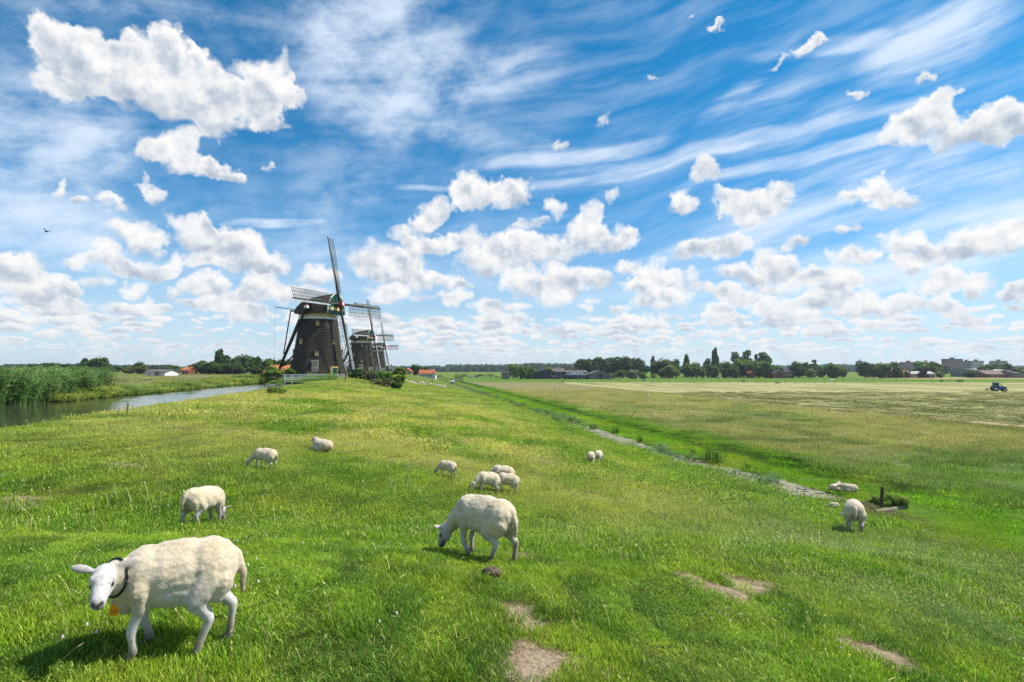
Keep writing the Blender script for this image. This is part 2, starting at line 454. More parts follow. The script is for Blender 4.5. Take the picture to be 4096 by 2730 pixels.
def height(x, y, detail=True):
    x = np.asarray(x, dtype=np.float64); y = np.asarray(y, dtype=np.float64)
    u = x + SH * y
    us = np.where(u > 12, u - 1.7 * sstep(46 - y, 0, 16) * np.clip((u - 12) / 7, 0, 1), u)
    # the edges wander a little
    wob = (fbm(u * 0.0 + 3.3, y * 0.35, 3, 5) - 0.5) * 0.7 * sstep(np.abs(u - 21), 9, 4)
    z = np.interp(us + wob, _pu, _pz2)
    # ditch ends at the crossing on the right, near the camera
    ramp = 1.06 * (1 - sstep((y - (5.0 + 0.62 * np.maximum(x, 0) + 0.5 * np.minimum(x, 0))) / 8.5, 0, 1))
    ramp = ramp * sstep(u, -11, -5)
    z = z + ramp * (1 - sstep(u, 13.5, 19.0))
    cross = (1 - sstep(y, 26.5, 30.0)) * sstep(u, 17.5, 19.0)
    z = z * (1 - cross) + cross * (-6.15 + 1.2 * (1 - sstep(y, 8, 21)) * (1 - sstep(u, 18, 30)))
    dry_ = sstep(y, 64, 74) * sstep(-np.abs(u - 20.3), -2.6, -1.6)
    z = np.where(dry_ > 0, z * (1 - dry_) + dry_ * np.maximum(z, -6.72), z)
    # the canal stops in front of the first mill, and the mills stand on low mounds
    land = sstep(y, 97.5, 100.5) * sstep(-u, 10.5, 12.5)
    z = z * (1 - land) + land * (-2.45)
    for mx, my in MILLS:
        r = np.hypot(x - mx, y - my)
        k_ = 1 - sstep(r, 8.5, 17.0)
        z = z * (1 - k_) + k_ * np.maximum(z, -1.49)
    far = sstep(y, 310, 430) * sstep(u, -60, -25)
    z = z * (1 - far) + far * np.minimum(z, -5.6)
    # behind the camera the dike just goes on
    if detail:
        a = sstep(y, -5, 2)
        z = z + (fbm(x * 0.55, y * 0.55, 4, 11) - 0.5) * 0.16 * sstep(np.abs(u), 60, 30)
        z = z + (fbm(x * 2.6, y * 2.6, 3, 21) - 0.5) * 0.06 * sstep(y, 40, 15)
        # tussocky berm beyond the ditch
        b = sstep(us, 21.2, 22.0) * sstep(-us, -27.0, -26.2)
        z = z + b * (fbm(x * 0.9, y * 0.9, 3, 31) - 0.45) * 0.34
        # hoof prints and clods in the bare earth
        nb = (y > 1) & (y < 30)
        if nb.any() and 'bare_mask' in globals():
            zz = np.zeros_like(z); zz[nb] = bare_mask(x[nb], y[nb]) * (fbm(x[nb] * 14, y[nb] * 14, 3, 77) - .75) * .07
            z = z + zz
        # windrows of cut hay on the mown field
        hay = sstep(u, 65.5, 68) * sstep(-y, -262, -245)
        w = np.abs(((u + 1.2 * fbm(x * .05, y * .05, 2, 8)) / 5.2) % 1.0 - 0.5) * 2
        z = z + hay * 0.28 * sstep(w, 0.62, 0.95) * (0.5 + fbm(x * .6, y * .25, 3, 9))
    return z

def hz(x, y): return float(height(np.array([x]), np.array([y]))[0])

def ground_at(X, Y, dmax=3000.0):
    """the point of the ground seen at a place of the photograph"""
    a, b = ray(X, Y)
    d = np.geomspace(2.2, dmax, 2500)
    f = height(a * d, d) - b * d
    i = int(np.argmax(f >= 0))
    if f[i] < 0: i = len(d) - 1
    if i > 0:
        t = f[i - 1] / (f[i - 1] - f[i]); dd = d[i - 1] + t * (d[i] - d[i - 1])
    else: dd = d[0]
    return Vector((a * dd, dd, hz(a * dd, dd)))

# trodden bare patches: centre in the photograph, radii in metres, turn
BARE = []
for (X, Y, rx, ry) in [(2130, 2700, .26, .15), (2080, 2570, .2, .16), (2240, 2640, .24, .16), (2060, 2455, .24, .20), (2130, 2495, .22, .18), (2960, 2325, .46, .52), (2760, 2308, .36, .24),
                       (2900, 2365, .34, .26), (2080, 2215, .34, .40), (3480, 2600, .42, .26), (3560, 2650, .24, .14), (30, 2010, .34, .34), (2010, 2180, .20, .15), (2260, 1770, .5, .2), (480, 1860, .5, .2), (1290, 1715, .6, .3),
                       (2100, 2640, .2, .12), (3060, 2390, .14, .10), (3320, 2480, .10, .06)]:
    g_ = ground_at(X, Y); BARE.append((g_.x, g_.y, rx, ry))

def bare_mask(x, y):
    m_ = np.zeros_like(np.asarray(x, dtype=np.float64))
    nx = x + (fbm(x * 9, y * 9, 4, 41) - .5) * .42; ny = y + (fbm(x * 9, y * 9, 4, 51) - .5) * .42
    for bx, by, rx, ry in BARE:
        d = ((nx - bx) / (rx * 1.15)) ** 2 + ((ny - by) / (ry * 1.3)) ** 2
        m_ = np.maximum(m_, 1 - sstep(d, 0.35, 1.35))
    return m_ * sstep(fbm(x * 16, y * 16, 4, 55) + m_ * .60, .50, .82)

# ------------------------------------------------------------------ what grows where (colour of the plants, plus painted shade along the field edge)
def _mixc(a, b, t): return a * (1 - t[..., None]) + np.array(b) * t[..., None]
def veg_color(x, y):
    x = np.asarray(x, dtype=np.float64); y = np.asarray(y, dtype=np.float64)
    u = x + SH * y
    n1 = fbm(x * .35, y * .35, 4, 61); n2 = fbm(x * 1.6, y * 1.6, 3, 71); n3 = fbm(x * .09, y * .09, 3, 81)
    g = np.array([0.080, 0.138, 0.011]); base = np.tile(g, x.shape + (1,))
    yel = sstep(0.6 * n1 + 0.4 * n2, 0.44, 0.62)
    base = _mixc(base, (0.150, 0.172, 0.018), yel * 0.6)
    dark = sstep(0.5 * fbm(x * .5 + 40, y * .5, 4, 91) + .5 * n3, 0.50, 0.66)
    base = _mixc(base, (0.052, 0.104, 0.010), dark * 0.5)
    tuft = fbm(x * 3.1 + 7, y * 2.3, 3, 95)
    base = _mixc(base, (0.026, 0.074, 0.008), sstep(tuft, .51, .64) * .6)
    base = _mixc(base, (0.140, 0.190, 0.014), sstep(-tuft, -.46, -.36) * .5)
    # drier, strawy grass on the slope further off
    dry = sstep(y, 9, 24) * sstep(-y, -150, -60) * sstep(0.55 * n1 + .45 * fbm(x * .18, y * .18, 3, 101), 0.35, 0.56) * sstep(-u, -17, -5)
    base = _mixc(base, (0.215, 0.200, 0.062), dry * 0.95)
    # ungrazed blue-green grass to the right
    blue = sstep(x - 0.25 * y, -1.5, 5.0) * sstep(y, 5.0, 8) * sstep(-u, -21, -17) * sstep(n1 + .25 * n3, 0.42, 0.72)
    base = _mixc(base, (0.078, 0.118, 0.034), blue * 0.7)
    # far down the dike
    base = _mixc(base, (0.130, 0.165, 0.030), sstep(y, 45, 90) * 0.6 * sstep(-u, -20, -15))
    # berm along the ditch
    berm = sstep(u, 20.5, 21.6) * sstep(-u, -27.8, -26.0)
    base = _mixc(base, (0.082, 0.160, 0.009), berm)
    base = _mixc(base, (0.155, 0.190, 0.012), berm * sstep(n1, .5, .62) * .7)
    # uncut field: tawny seed heads, green where it thins out
    fa = sstep(u, 26.2, 27.5) * sstep(-u, -66.5, -64)
    tw = sstep(0.45 * n3 + .35 * fbm(u * .09, y * .03, 3, 111) + .2 * n1 + 0.0022 * (y - 60) - 0.012 * np.maximum(36 - y, 0), 0.40, 0.62)
    base = _mixc(base, (0.088, 0.125, 0.034), fa)
    base = _mixc(base, (0.225, 0.200, 0.085), fa * tw * .88)
    near = fa * sstep(-y, -46, -28) * sstep(n1, .45, .6)
    base = _mixc(base, (0.090, 0.165, 0.012), near * .7)
    ridge_shade = sstep(u, 24.6, 25.2) * sstep(-u, -26.9, -26.0)  # shade on the step up to the field, painted as darker green
    base = _mixc(base, (0.048, 0.115, 0.010), ridge_shade * .6)
    # mown field
    hay = sstep(u, 64.8, 66) * sstep(-y, -268, -262)
    s_ = fbm(u * .9, y * .035, 3, 121); s2 = fbm(u * .25, y * .02, 3, 131)
    base = _mixc(base, (0.380, 0.340, 0.150), hay)
    base = _mixc(base, (0.480, 0.400, 0.215), hay * sstep(s_, .5, .66))
    base = _mixc(base, (0.120, 0.160, 0.030), hay * sstep(s2 * .5 + fbm(u * .5 + 50, y * .03, 3, 141) * .5, .50, .62) * .8)
    w = np.abs(((u + 1.2 * fbm(x * .05, y * .05, 2, 8)) / 5.2) % 1.0 - 0.5) * 2
    base = _mixc(base, (0.150, 0.170, 0.040), hay * sstep(w, .6, .9) * .6)
    # field edge
    eg = sstep(u, 63.6, 64.4) * sstep(-u, -66.0, -65.2) * sstep(-y, -268, -262)
    base = _mixc(base, (0.200, 0.130, 0.030), eg * (0.4 + 0.6 * sstep(n2, .4, .6)))
    # horse pasture and fields beyond
    pa = sstep(y, 262, 270) * sstep(u, 24, 32)
    base = _mixc(base, (0.085, 0.175, 0.012), pa)
    base = _mixc(base, (0.120, 0.180, 0.020), pa * sstep(n3, .45, .6))
    tb = sstep(y, 345, 352) * sstep(-y, -425, -412) * sstep(x, 235, 260)
    base = _mixc(base, (0.330, 0.240, 0.110), tb)
    tb2 = sstep(y, 440, 470)
    base = _mixc(base, (0.110, 0.185, 0.015), tb2 * sstep(u, 10, 40))
    lf = sstep(-u, 31, 36)
    base = _mixc(base, (0.150, 0.150, 0.040), lf * sstep(-y, -240, -180))
    base = _mixc(base, (0.200, 0.160, 0.070), lf * sstep(n1 * .5 + n3 * .5, .46, .58) * .8)
    bank = sstep(-u, 13.0, 14.2) * sstep(-y, -99, -96)
    base = _mixc(base, (0.070, 0.125, 0.018), bank * sstep(u, -31, -28))
    base = _mixc(base, (0.08, 0.070, 0.035), sstep(-np.abs(u - 20.35), -1.0, -.6) * sstep(y, 22, 25))
    return np.clip(base, 0.005, 1)

# ------------------------------------------------------------------ materials
MATS = {}
def mat(name):
    m_ = bpy.data.materials.new(name); m_.use_nodes = True
    m_.node_tree.nodes.clear()
    k = NT(m_.node_tree)
    out = k.n('ShaderNodeOutputMaterial')
    MATS[name] = m_
    return m_, k, out
def principled(k, out, color, rough=0.8, spec=0.3, bump=None, bump_h=0.02, bump_s=0.6, metallic=0.0):
    b = k.n('ShaderNodeBsdfPrincipled')
    k.put(b.inputs['Base Color'], color); k.put(b.inputs['Roughness'], rough)
    k.put(b.inputs['Specular IOR Level'], spec); k.put(b.inputs['Metallic'], metallic)
    if bump is not None:
        bn = k.n('ShaderNodeBump'); bn.inputs['Strength'].default_value = bump_s; bn.inputs['Distance'].default_value = bump_h
        k.put(bn.inputs['Height'], bump); k.put(b.inputs['Normal'], bn.outputs[0])
    k.t.links.new(b.outputs[0], out.inputs[0])
    return b
def simple(name, color, rough=0.7, var=0.25, scale=3.0, spec=0.3, metallic=0.0, bump=0.0, stretch=(1, 1, 1)):
    m_, k, out = mat(name)
    tc = k.n('ShaderNodeTexCoord').outputs['Object']
    n = k.noise(k.v('MULTIPLY', tc, stretch), scale, 4, 0.6)
    f = k.lin(n, 0.3, 0.7, 1 - var, 1 + var)
    c = k.mix(1.0, (*color, 1), k.xyz(f, f, f), 'MULTIPLY')
    principled(k, out, c, rough, spec, n if bump else None, bump or 0.01, 0.5, metallic)
    return m_

def ground_material():
    m_, k, out = mat('meadow')
    pos = k.n('ShaderNodeNewGeometry').outputs['Position']
    col = k.n('ShaderNodeAttribute', attribute_name='veg').outputs['Color']
    bare = k.n('ShaderNodeAttribute', attribute_name='bare').outputs['Fac']
    n1 = k.noise(pos, 3.0, 5, 0.65); n2 = k.noise(pos, 24.0, 4, 0.65); n3 = k.noise(pos, 0.5, 5, 0.6)
    f = k.m('MULTIPLY', k.lin(n1, 0.3, 0.7, 0.72, 1.25), k.m('MULTIPLY', k.lin(n2, 0.3, 0.7, 0.6, 1.35), k.lin(n3, .3, .7, .8, 1.2)))
    c = k.mix(1.0, col, k.xyz(f, f, f), 'MULTIPLY')
    d = k.ramp(k.m('ADD', k.m('MULTIPLY', n1, .6), k.m('MULTIPLY', n2, .4)), [(0.36, (0.09, 0.060, 0.036)), (0.48, (0.25, 0.180, 0.115)), (0.64, (0.42, 0.325, 0.225))])
    c = k.mix(bare, c, d)
    principled(k, out, c, 0.95, 0.1, k.m('ADD', n2, k.m('MULTIPLY', n1, .6)), 0.05, 0.8)
    return m_

# ------------------------------------------------------------------ the ground sheet
def build_ground():
    def grow(a, step, k_, stop):
        r = []; v = a; s_ = step
        while v < stop: s_ *= k_; v += s_; r.append(v)
        return r
    us = list(np.arange(-42, -10, .4)) + list(np.arange(-10, 10, .2)) + list(np.arange(10, 30, .22)) + list(np.arange(30, 150, 1.3))
    right = grow(150, 1.3, 1.07, 9000); left = [-42 - (v - 150) for v in grow(150, .4, 1.085, 9000)][::-1]
    us = np.array(left + us + right)
    ys = np.array([-60, -45, -34, -26, -20, -15, -11, -8, -6, -4.5, -3, -2, -1, 0, .8, 1.4] + list(np.arange(1.8, 14, .14)) + grow(14, .14, 1.022, 9000))
    U, Y = np.meshgrid(us, ys)
    X = U - SH * Y
    Z = height(X, Y)
    V = np.stack([X, Y, Z], -1).reshape(-1, 3)
    r, c = U.shape
    i = (np.arange(r - 1)[:, None] * c + np.arange(c - 1)[None, :]).ravel()
    F = np.stack([i, i + 1, i + c + 1, i + c], 1)
    me = np_mesh('meadow', V, F, ground_material(), True)
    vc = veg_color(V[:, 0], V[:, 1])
    # the matted, half-dead sward that shows between the blades close by
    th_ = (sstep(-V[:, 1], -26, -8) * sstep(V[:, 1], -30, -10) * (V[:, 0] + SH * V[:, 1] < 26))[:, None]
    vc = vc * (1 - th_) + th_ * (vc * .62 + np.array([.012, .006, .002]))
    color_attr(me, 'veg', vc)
    b = np.zeros(len(V)); nr = (V[:, 1] < 60) & (V[:, 1] > 1)
    b[nr] = bare_mask(V[nr, 0], V[nr, 1])
    float_attr(me, 'bare', b)
    o = link('ground', me); tag(o, 'green dike slope running down to flat polder meadows', kind='structure')
build_ground()

def water_material(name, deep, rough, scale, bump, cover=None):
    m_, k, out = mat(name)
    pos = k.n('ShaderNodeNewGeometry').outputs['Position']
    n = k.noise(k.v('MULTIPLY', pos, (1.0, 0.55, 1)), scale, 5, 0.62)
    n2 = k.noise(pos, scale * .22, 3, 0.6)
    col = k.mix(n2, (*deep, 1), (deep[0] * 1.5, deep[1] * 1.35, deep[2] * 1.3, 1))
    b = principled(k, out, col, rough, 0.5, k.m('ADD', n, n2), bump, 1.0)
    b.inputs['IOR'].default_value = 1.33
    if cover:
        cv = k.ss(k.noise(pos, 1.6, 5, .6), cover[0], cover[0] + .06)
        col2 = k.mix(k.noise(pos, 9, 3, .6), (*cover[1], 1), (*cover[2], 1))
        k.put(b.inputs['Base Color'], k.mix(cv, col, col2))
        k.put(b.inputs['Roughness'], k.m('MULTIPLY_ADD', cv, .7, rough))
    return m_

def build_water():
    m1 = water_material('canal_water', (0.045, 0.058, 0.028), 0.05, 9.0, 0.002)
    # real ripples: calm in the lee of the tall reeds, livelier further up
    ys = np.concatenate([np.arange(-60, 16, 2.0), np.arange(16, 101, .11)]); us = np.arange(-29.6, -12.5, .13)
    U, Y = np.meshgrid(us, ys); X = U - SH * Y
    amp = .0035 + .011 * sstep(Y + .9 * (U + 27), 38, 54) * (.6 + .8 * fbm(X * .12, Y * .12, 2, 301))
    Z = CANAL_Z + amp * 2.0 * ((fbm(X * 1.5 + Y * .5, Y * 2.6, 3, 311, .6) - .5) * 2.0)
    V = np.stack([X, Y, Z], -1).reshape(-1, 3); r_, c_ = U.shape
    i_ = (np.arange(r_ - 1)[:, None] * c_ + np.arange(c_ - 1)[None, :]).ravel()
    F = np.stack([i_, i_ + 1, i_ + c_ + 1, i_ + c_], 1)
    tag(link('canal_water', np_mesh('canal_water', V, F, m1, True)), 'broad canal with rippled blue-grey water', kind='structure')
    m2 = water_material('ditch_water', (0.05, 0.05, 0.03), 0.25, 5.0, 0.01, (0.44, (0.22, 0.21, 0.12), (0.34, 0.31, 0.22)))
    V = []; ys = np.concatenate([np.arange(26.5, 74, 1.0)])
    for y in ys:
        s_ = 1.7 * float(sstep(46 - y, 0, 16))
        V += [(18.8 + s_ - SH * y, y, DITCH_Z), (22.0 + s_ - SH * y, y, DITCH_Z)]
    F = [(2 * i, 2 * i + 1, 2 * i + 3, 2 * i + 2) for i in range(len(ys) - 1)]
    tag(link('ditch_water', np_mesh('ditch_water', V, F, m2)), 'narrow ditch half covered with duckweed', kind='structure')
build_water()

# ------------------------------------------------------------------ grass and reeds
def blade_material(name, rough=0.55, gain=1.0, trans=0.45, use_inst=True, base=(0.06, 0.1, 0.02), spec=0.14):
    m_, k, out = mat(name)
    if use_inst:
        col = k.n('ShaderNodeAttribute', attribute_name='gcol', attribute_type='INSTANCER').outputs['Color']
    else:
        col = k.n('ShaderNodeObjectInfo').outputs['Color']
    va = k.n('ShaderNodeAttribute', attribute_name='shade').outputs['Fac']       # one value per blade: age and kind
    rnd = k.n('ShaderNodeObjectInfo').outputs['Random']
    f = k.m('MULTIPLY', k.lin(va, 0, 1, 0.42 * gain, 1.65 * gain), k.lin(rnd, 0, 1, .8, 1.2))
    c = k.mix(1.0, col, k.xyz(f, f, f), 'MULTIPLY')
    c = k.mix(k.m('MULTIPLY', k.ss(va, .86, 1.0), 0.6), c, (0.36 * gain, 0.33 * gain, 0.12 * gain, 1))    # a few dry blades
    p = k.n('ShaderNodeBsdfPrincipled')
    k.put(p.inputs['Base Color'], c); k.put(p.inputs['Roughness'], rough); k.put(p.inputs['Specular IOR Level'], spec)
    t = k.n('ShaderNodeBsdfTranslucent'); k.put(t.inputs[0], k.mix(1.0, c, (1.15, 1.25, 0.55, 1), 'MULTIPLY'))
    mx = k.n('ShaderNodeMixShader'); k.put(mx.inputs[0], trans)
    k.t.links.new(p.outputs[0], mx.inputs[1]); k.t.links.new(t.outputs[0], mx.inputs[2]); k.t.links.new(mx.outputs[0], out.inputs[0])
    return m_

def blades(n, radius, h0, h1, w, lean, seed, bend=0.5, cluster=0):
    """n bent blades in a round patch; returns vertices, quads, one value per vertex"""
    g = np.random.default_rng(seed)
    r = radius * np.sqrt(g.random(n)); a = g.random(n) * 2 * np.pi
    bx, by = r * np.cos(a), r * np.sin(a)
    if cluster:
        ci = g.integers(0, cluster, n)
        cr = radius * np.sqrt(g.random(cluster)); ca = g.random(cluster) * 2 * np.pi
        bx = (cr * np.cos(ca))[ci] + g.normal(0, radius * .13, n); by = (cr * np.sin(ca))[ci] + g.normal(0, radius * .13, n)
    h = h0 + (h1 - h0) * g.random(n) ** 1.4
    d = g.random(n) * 2 * np.pi; ln = h * (lean[0] + (lean[1] - lean[0]) * g.random(n))
    dx, dy = np.cos(d), np.sin(d)
    ww = w * (0.7 + .6 * g.random(n)); px, py = -dy * ww / 2, dx * ww / 2
    T = [(0, 0, 1.0), (0.45, 0.30, .85), (0.80, 0.68, .55), (1.0, 1.0, 0.08)]
    V = []
    for tz, tl, tw in T:
        z = h * tz * (1 - bend * 0.18 * tl * (ln / h)); ox, oy = bx + dx * ln * tl, by + dy * ln * tl
        V.append(np.stack([ox - px * tw, oy - py * tw, z], -1)); V.append(np.stack([ox + px * tw, oy + py * tw, z], -1))
    V = np.stack(V, 1).reshape(-1, 3)
    b = np.arange(n)[:, None] * 8
    F = np.concatenate([b + [0, 1, 3, 2], b + [2, 3, 5, 4], b + [4, 5, 7, 6]], 1).reshape(-1, 4)
    return V, F, np.repeat(g.random(n), 8)

def proto_mesh(name, parts, material):
    V, F, S, o = [], [], [], 0
    for v, f, s_ in parts:
        V.append(v); F.append(f + o); S.append(s_); o += len(v)
    me = np_mesh(name, np.concatenate(V), np.concatenate(F), material)
    float_attr(me, 'shade', np.concatenate(S))
    return me

def scatter(name, label, pts, rot, scl, col, metas, tilt=None):
    """a stuff object: points on the ground, each carrying one of the patches"""
    n = len(pts)
    me = bpy.data.meshes.new(name)
    me.vertices.add(n); me.vertices.foreach_set('co', np.asarray(pts, dtype=np.float32).ravel())
    float_attr(me, 'srot', rot)
    a = me.attributes.new('sscl', 'FLOAT_VECTOR', 'POINT'); a.data.foreach_set('vector', np.asarray(scl, dtype=np.float32).ravel())
    color_attr(me, 'gcol', col)
    o = link(name, me)
    tag(o, label, kind='stuff')
    ng = bpy.data.node_groups.new(name, 'GeometryNodeTree')
    ng.interface.new_socket('Geometry', in_out='INPUT', socket_type='NodeSocketGeometry')
    ng.interface.new_socket('Geometry', in_out='OUTPUT', socket_type='NodeSocketGeometry')
    N, L = ng.nodes, ng.links
    gi, go = N.new('NodeGroupInput'), N.new('NodeGroupOutput')
    join = N.new('GeometryNodeJoinGeometry')
    idx = N.new('GeometryNodeInputIndex')
    for i, pm in enumerate(metas):
        po = bpy.data.objects.new(name + '_patch', pm)
        oi = N.new('GeometryNodeObjectInfo'); oi.inputs['Object'].default_value = po
        md = N.new('FunctionNodeCompare'); md.data_type = 'INT'; md.operation = 'EQUAL'
        mo = N.new('ShaderNodeMath'); mo.operation = 'MODULO'; mo.inputs[1].default_value = len(metas)
        L.new(idx.outputs[0], mo.inputs[0]); L.new(mo.outputs[0], md.inputs[2]); md.inputs[3].default_value = i
        ip = N.new('GeometryNodeInstanceOnPoints')
        L.new(gi.outputs[0], ip.inputs['Points']); L.new(md.outputs[0], ip.inputs['Selection']); L.new(oi.outputs['Geometry'], ip.inputs['Instance'])
        ra = N.new('GeometryNodeInputNamedAttribute'); ra.data_type = 'FLOAT'; ra.inputs['Name'].default_value = 'srot'
        sa = N.new('GeometryNodeInputNamedAttribute'); sa.data_type = 'FLOAT_VECTOR'; sa.inputs['Name'].default_value = 'sscl'
        cx = N.new('ShaderNodeCombineXYZ'); L.new(ra.outputs[0], cx.inputs[2])
        e2r = N.new('FunctionNodeEulerToRotation'); L.new(cx.outputs[0], e2r.inputs[0])
        L.new(e2r.outputs[0], ip.inputs['Rotation']); L.new(sa.outputs[0], ip.inputs['Scale'])
        L.new(ip.outputs[0], join.inputs[0])
    L.new(join.outputs[0], go.inputs[0])
    md_ = o.modifiers.new('scatter', 'NODES'); md_.node_group = ng
    return o

def field_pts(y0, y1, dens, slope=0.98, margin=1.2, test=None, xr=None):
    if xr is None: xr = (-(y1 * slope + margin), y1 * slope + margin)
    n = int((y1 - y0) * (xr[1] - xr[0]) * dens)
    x = rng.uniform(xr[0], xr[1], n); y = rng.uniform(y0, y1, n)
    ok = np.abs(x) < y * slope + margin
    x, y = x[ok], y[ok]
    if test is not None:
        ok = test(x, y, x + SH * y); x, y = x[ok], y[ok]
    return x, y

def build_grass():
    gm = blade_material('grass_blades', gain=2.35, trans=0.45)
    def near_patch(seed): return proto_mesh('grass_patch', [blades(430, .19, .010, .034, .0046, (.5, 1.6), seed), blades(90, .19, .02, .055, .0042, (.3, 1.3), seed + 50, cluster=5)], gm)
    def mid_patch(seed): return proto_mesh('grass_patch', [blades(330, .48, .015, .046, .009, (.4, 1.4), seed), blades(60, .5, .03, .085, .008, (.2, 1.0), seed + 50, cluster=9)], gm)
    def far_patch(seed): return proto_mesh('grass_patch', [blades(300, 1.25, .025, .07, .028, (.4, 1.2), seed), blades(60, 1.25, .05, .12, .025, (.2, .8), seed + 50, cluster=10)], gm)
    near = [near_patch(i) for i in range(5)]; mid = [mid_patch(i + 10) for i in range(4)]; far = [far_patch(i + 20) for i in range(4)]
    def go(name, label, x, y, metas, smin, smax, zs=1.0, drop=0.0, col=None, lush=True):
        keep = rng.random(len(x)) > bare_mask(x, y) * 1.08 if y.min() < 40 else np.ones(len(x), bool)
        x, y = x[keep], y[keep]
        z = height(x, y) - drop
        s_ = rng.uniform(smin, smax, len(x))
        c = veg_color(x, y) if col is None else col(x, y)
        hgt = zs * (0.6 + 0.9 * sstep(fbm(x * 1.6, y * 1.6, 4, 151), .42, .66)) if lush else zs * np.ones(len(x))
        c = c * rng.uniform(.85, 1.15, (len(x), 1))
        return scatter(name, label, np.stack([x, y, z], -1), rng.uniform(0, 6.283, len(x)), np.stack([s_, s_, s_ * hgt], -1), c, metas)
    dike = lambda x, y, u: (u > -14.2) & (u < 18.0 + 1.6 * sstep(-y, -46, -30)) & ((y > 22) | (u < 60))
    x, y = field_pts(1.9, 8.5, 52, test=None)
    go('near_grass', 'short bright green grass of the dike at the front', x, y, near, .8, 1.25)
    x, y = field_pts(7.5, 24, 11, test=lambda x, y, u: (u < 27) & (u > -14.2))
    go('middle_grass', 'grazed grass on the slope among the sheep', x, y, mid, .8, 1.3)
    x, y = field_pts(22, 62, 2.0, test=dike)
    go('slope_grass', 'grass further down the dike slope', x, y, far, .7, 1.3)
    x, y = field_pts(60, 130, .33, test=lambda x, y, u: (u > -14) & (u < 18))
    go('far_slope_grass', 'grass on the far end of the dike', x, y, far, 1.2, 2.0, zs=.8)
    # berm tussocks by the ditch
    x, y = field_pts(20, 75, 2.4, test=lambda x, y, u: (u > 21.9 + 1.5 * sstep(-y, -46, -30)) & (u < 27.8))
    go('berm_grass', 'lush tussocks on the strip beyond the ditch', x, y, far, .5, 1.0, zs=1.5)
    x, y = field_pts(75, 190, .8, test=lambda x, y, u: (u > 21.3) & (u < 27.0))
    go('far_berm_grass', 'lush strip running along the far ditch', x, y, far, .9, 1.5, zs=1.3)
    fmat = blade_material('field_grass_blades', gain=1.95, trans=.35)
    # uncut field
    tall = [proto_mesh('field_patch', [blades(260, 1.2, .16, .42, .022, (.1, .55), 200 + i), blades(60, 1.2, .3, .52, .02, (.1, .4), 250 + i)], fmat) for i in range(3)]
    x, y = field_pts(18, 70, .95, test=lambda x, y, u: (u > 26.4) & (u < 64.5))
    go('field_grass', 'uncut seeding grass in the polder field', x, y, tall, .7, 1.1, zs=.55)
    x, y = field_pts(70, 170, .30, test=lambda x, y, u: (u > 26.4) & (u < 64.5))
    go('far_field_grass', 'far end of the uncut tawny field', x, y, tall, 1.3, 2.0, zs=.35)
    hmat = blade_material('hay_blades', gain=.95, trans=.2)
    # cut hay lying in the mown field
    hm = [proto_mesh('hay_patch', [blades(200, 1.1, .04, .16, .05, (.8, 2.2), 300 + i)], hmat) for i in range(3)]
    x, y = field_pts(48, 150, .33, test=lambda x, y, u: (u > 64.5) & (u < 190))
    go('cut_hay', 'pale cut hay lying over the mown field', x, y, hm, .9, 1.7, lush=False)
    # seed stalks
    def stalks(n, rad, h0, h1, w, seed):
        g = np.random.default_rng(seed)
        v, f, s_ = blades(n, rad, h0, h1, w, (.35, 1.25), seed)
        # seed heads: a flat lozenge near the tip of each stalk
        tip = v.reshape(n, 8, 3)
        a, b = tip[:, 4:6].mean(1), tip[:, 6:8].mean(1)
        d = b - a; side = np.stack([-d[:, 1], d[:, 0], d[:, 2] * 0], -1); side /= np.linalg.norm(side, axis=1, keepdims=True) + 1e-6
        hw = w * 1.5
        H = np.stack([a + d * .2, a + d * .6 + side * hw, b + d * .15, a + d * .6 - side * hw], 1).reshape(-1, 3)
        Fh = np.arange(n)[:, None] * 4 + np.array([0, 1, 2, 3])
        return [(v, f, s_), (H, Fh, np.repeat(g.random(n), 4))]
    sm = [proto_mesh('stalk_patch', stalks(9, .4, .08, .20, .0036, 400 + i), gm) for i in range(4)]
    sm2 = [proto_mesh('stalk_patch', stalks(26, .8, .10, .26, .008, 420 + i), gm) for i in range(3)]
    x, y = field_pts(2.0, 9.5, 3.0)
    tw = lambda x, y: np.tile(np.array([0.27, 0.25, 0.115]), (len(x), 1)) * (0.45 + .75 * rng.random((len(x), 1)))
    go('seed_stalks', 'long bleached seed stalks arching over the grass', x, y, sm, .7, 1.2, col=tw)
    x, y = field_pts(8.5, 26, 1.6, test=lambda x, y, u: (u > -13) & (u < 20) & (rng.random(len(x)) < .25 + .75 * sstep(x - .2 * y, -3, 4)))
    tw2 = lambda x, y: np.tile(np.array([0.17, 0.185, 0.085]), (len(x), 1)) * (0.5 + .7 * rng.random((len(x), 1)))
    go('slope_stalks', 'seed stalks standing on the slope', x, y, sm2, .7, 1.2, col=tw2)
    # white clover heads
    g = MB()
    for i in range(3):
        a = i * 2.1; g.tube([(.1 * math.cos(a), .1 * math.sin(a), .05), (.1 * math.cos(a), .1 * math.sin(a), .067)], [.009, .007], 5)
    cm = g.mesh('clover_patch', simple('clover_white', (.75, .68, .66), .8))
    x, y = field_pts(2.2, 11, .8)
    keep = rng.random(len(x)) < .6; x, y = x[keep], y[keep]
    scatter('clover', 'tiny white clover heads dotted in the grass', np.stack([x, y, height(x, y)], -1), rng.uniform(0, 6.28, len(x)), np.ones((len(x), 3)), np.ones((len(x), 3)), [cm])
    # ---------------- reeds
    rm = blade_material('reed_leaves', gain=2.0, trans=0.35)
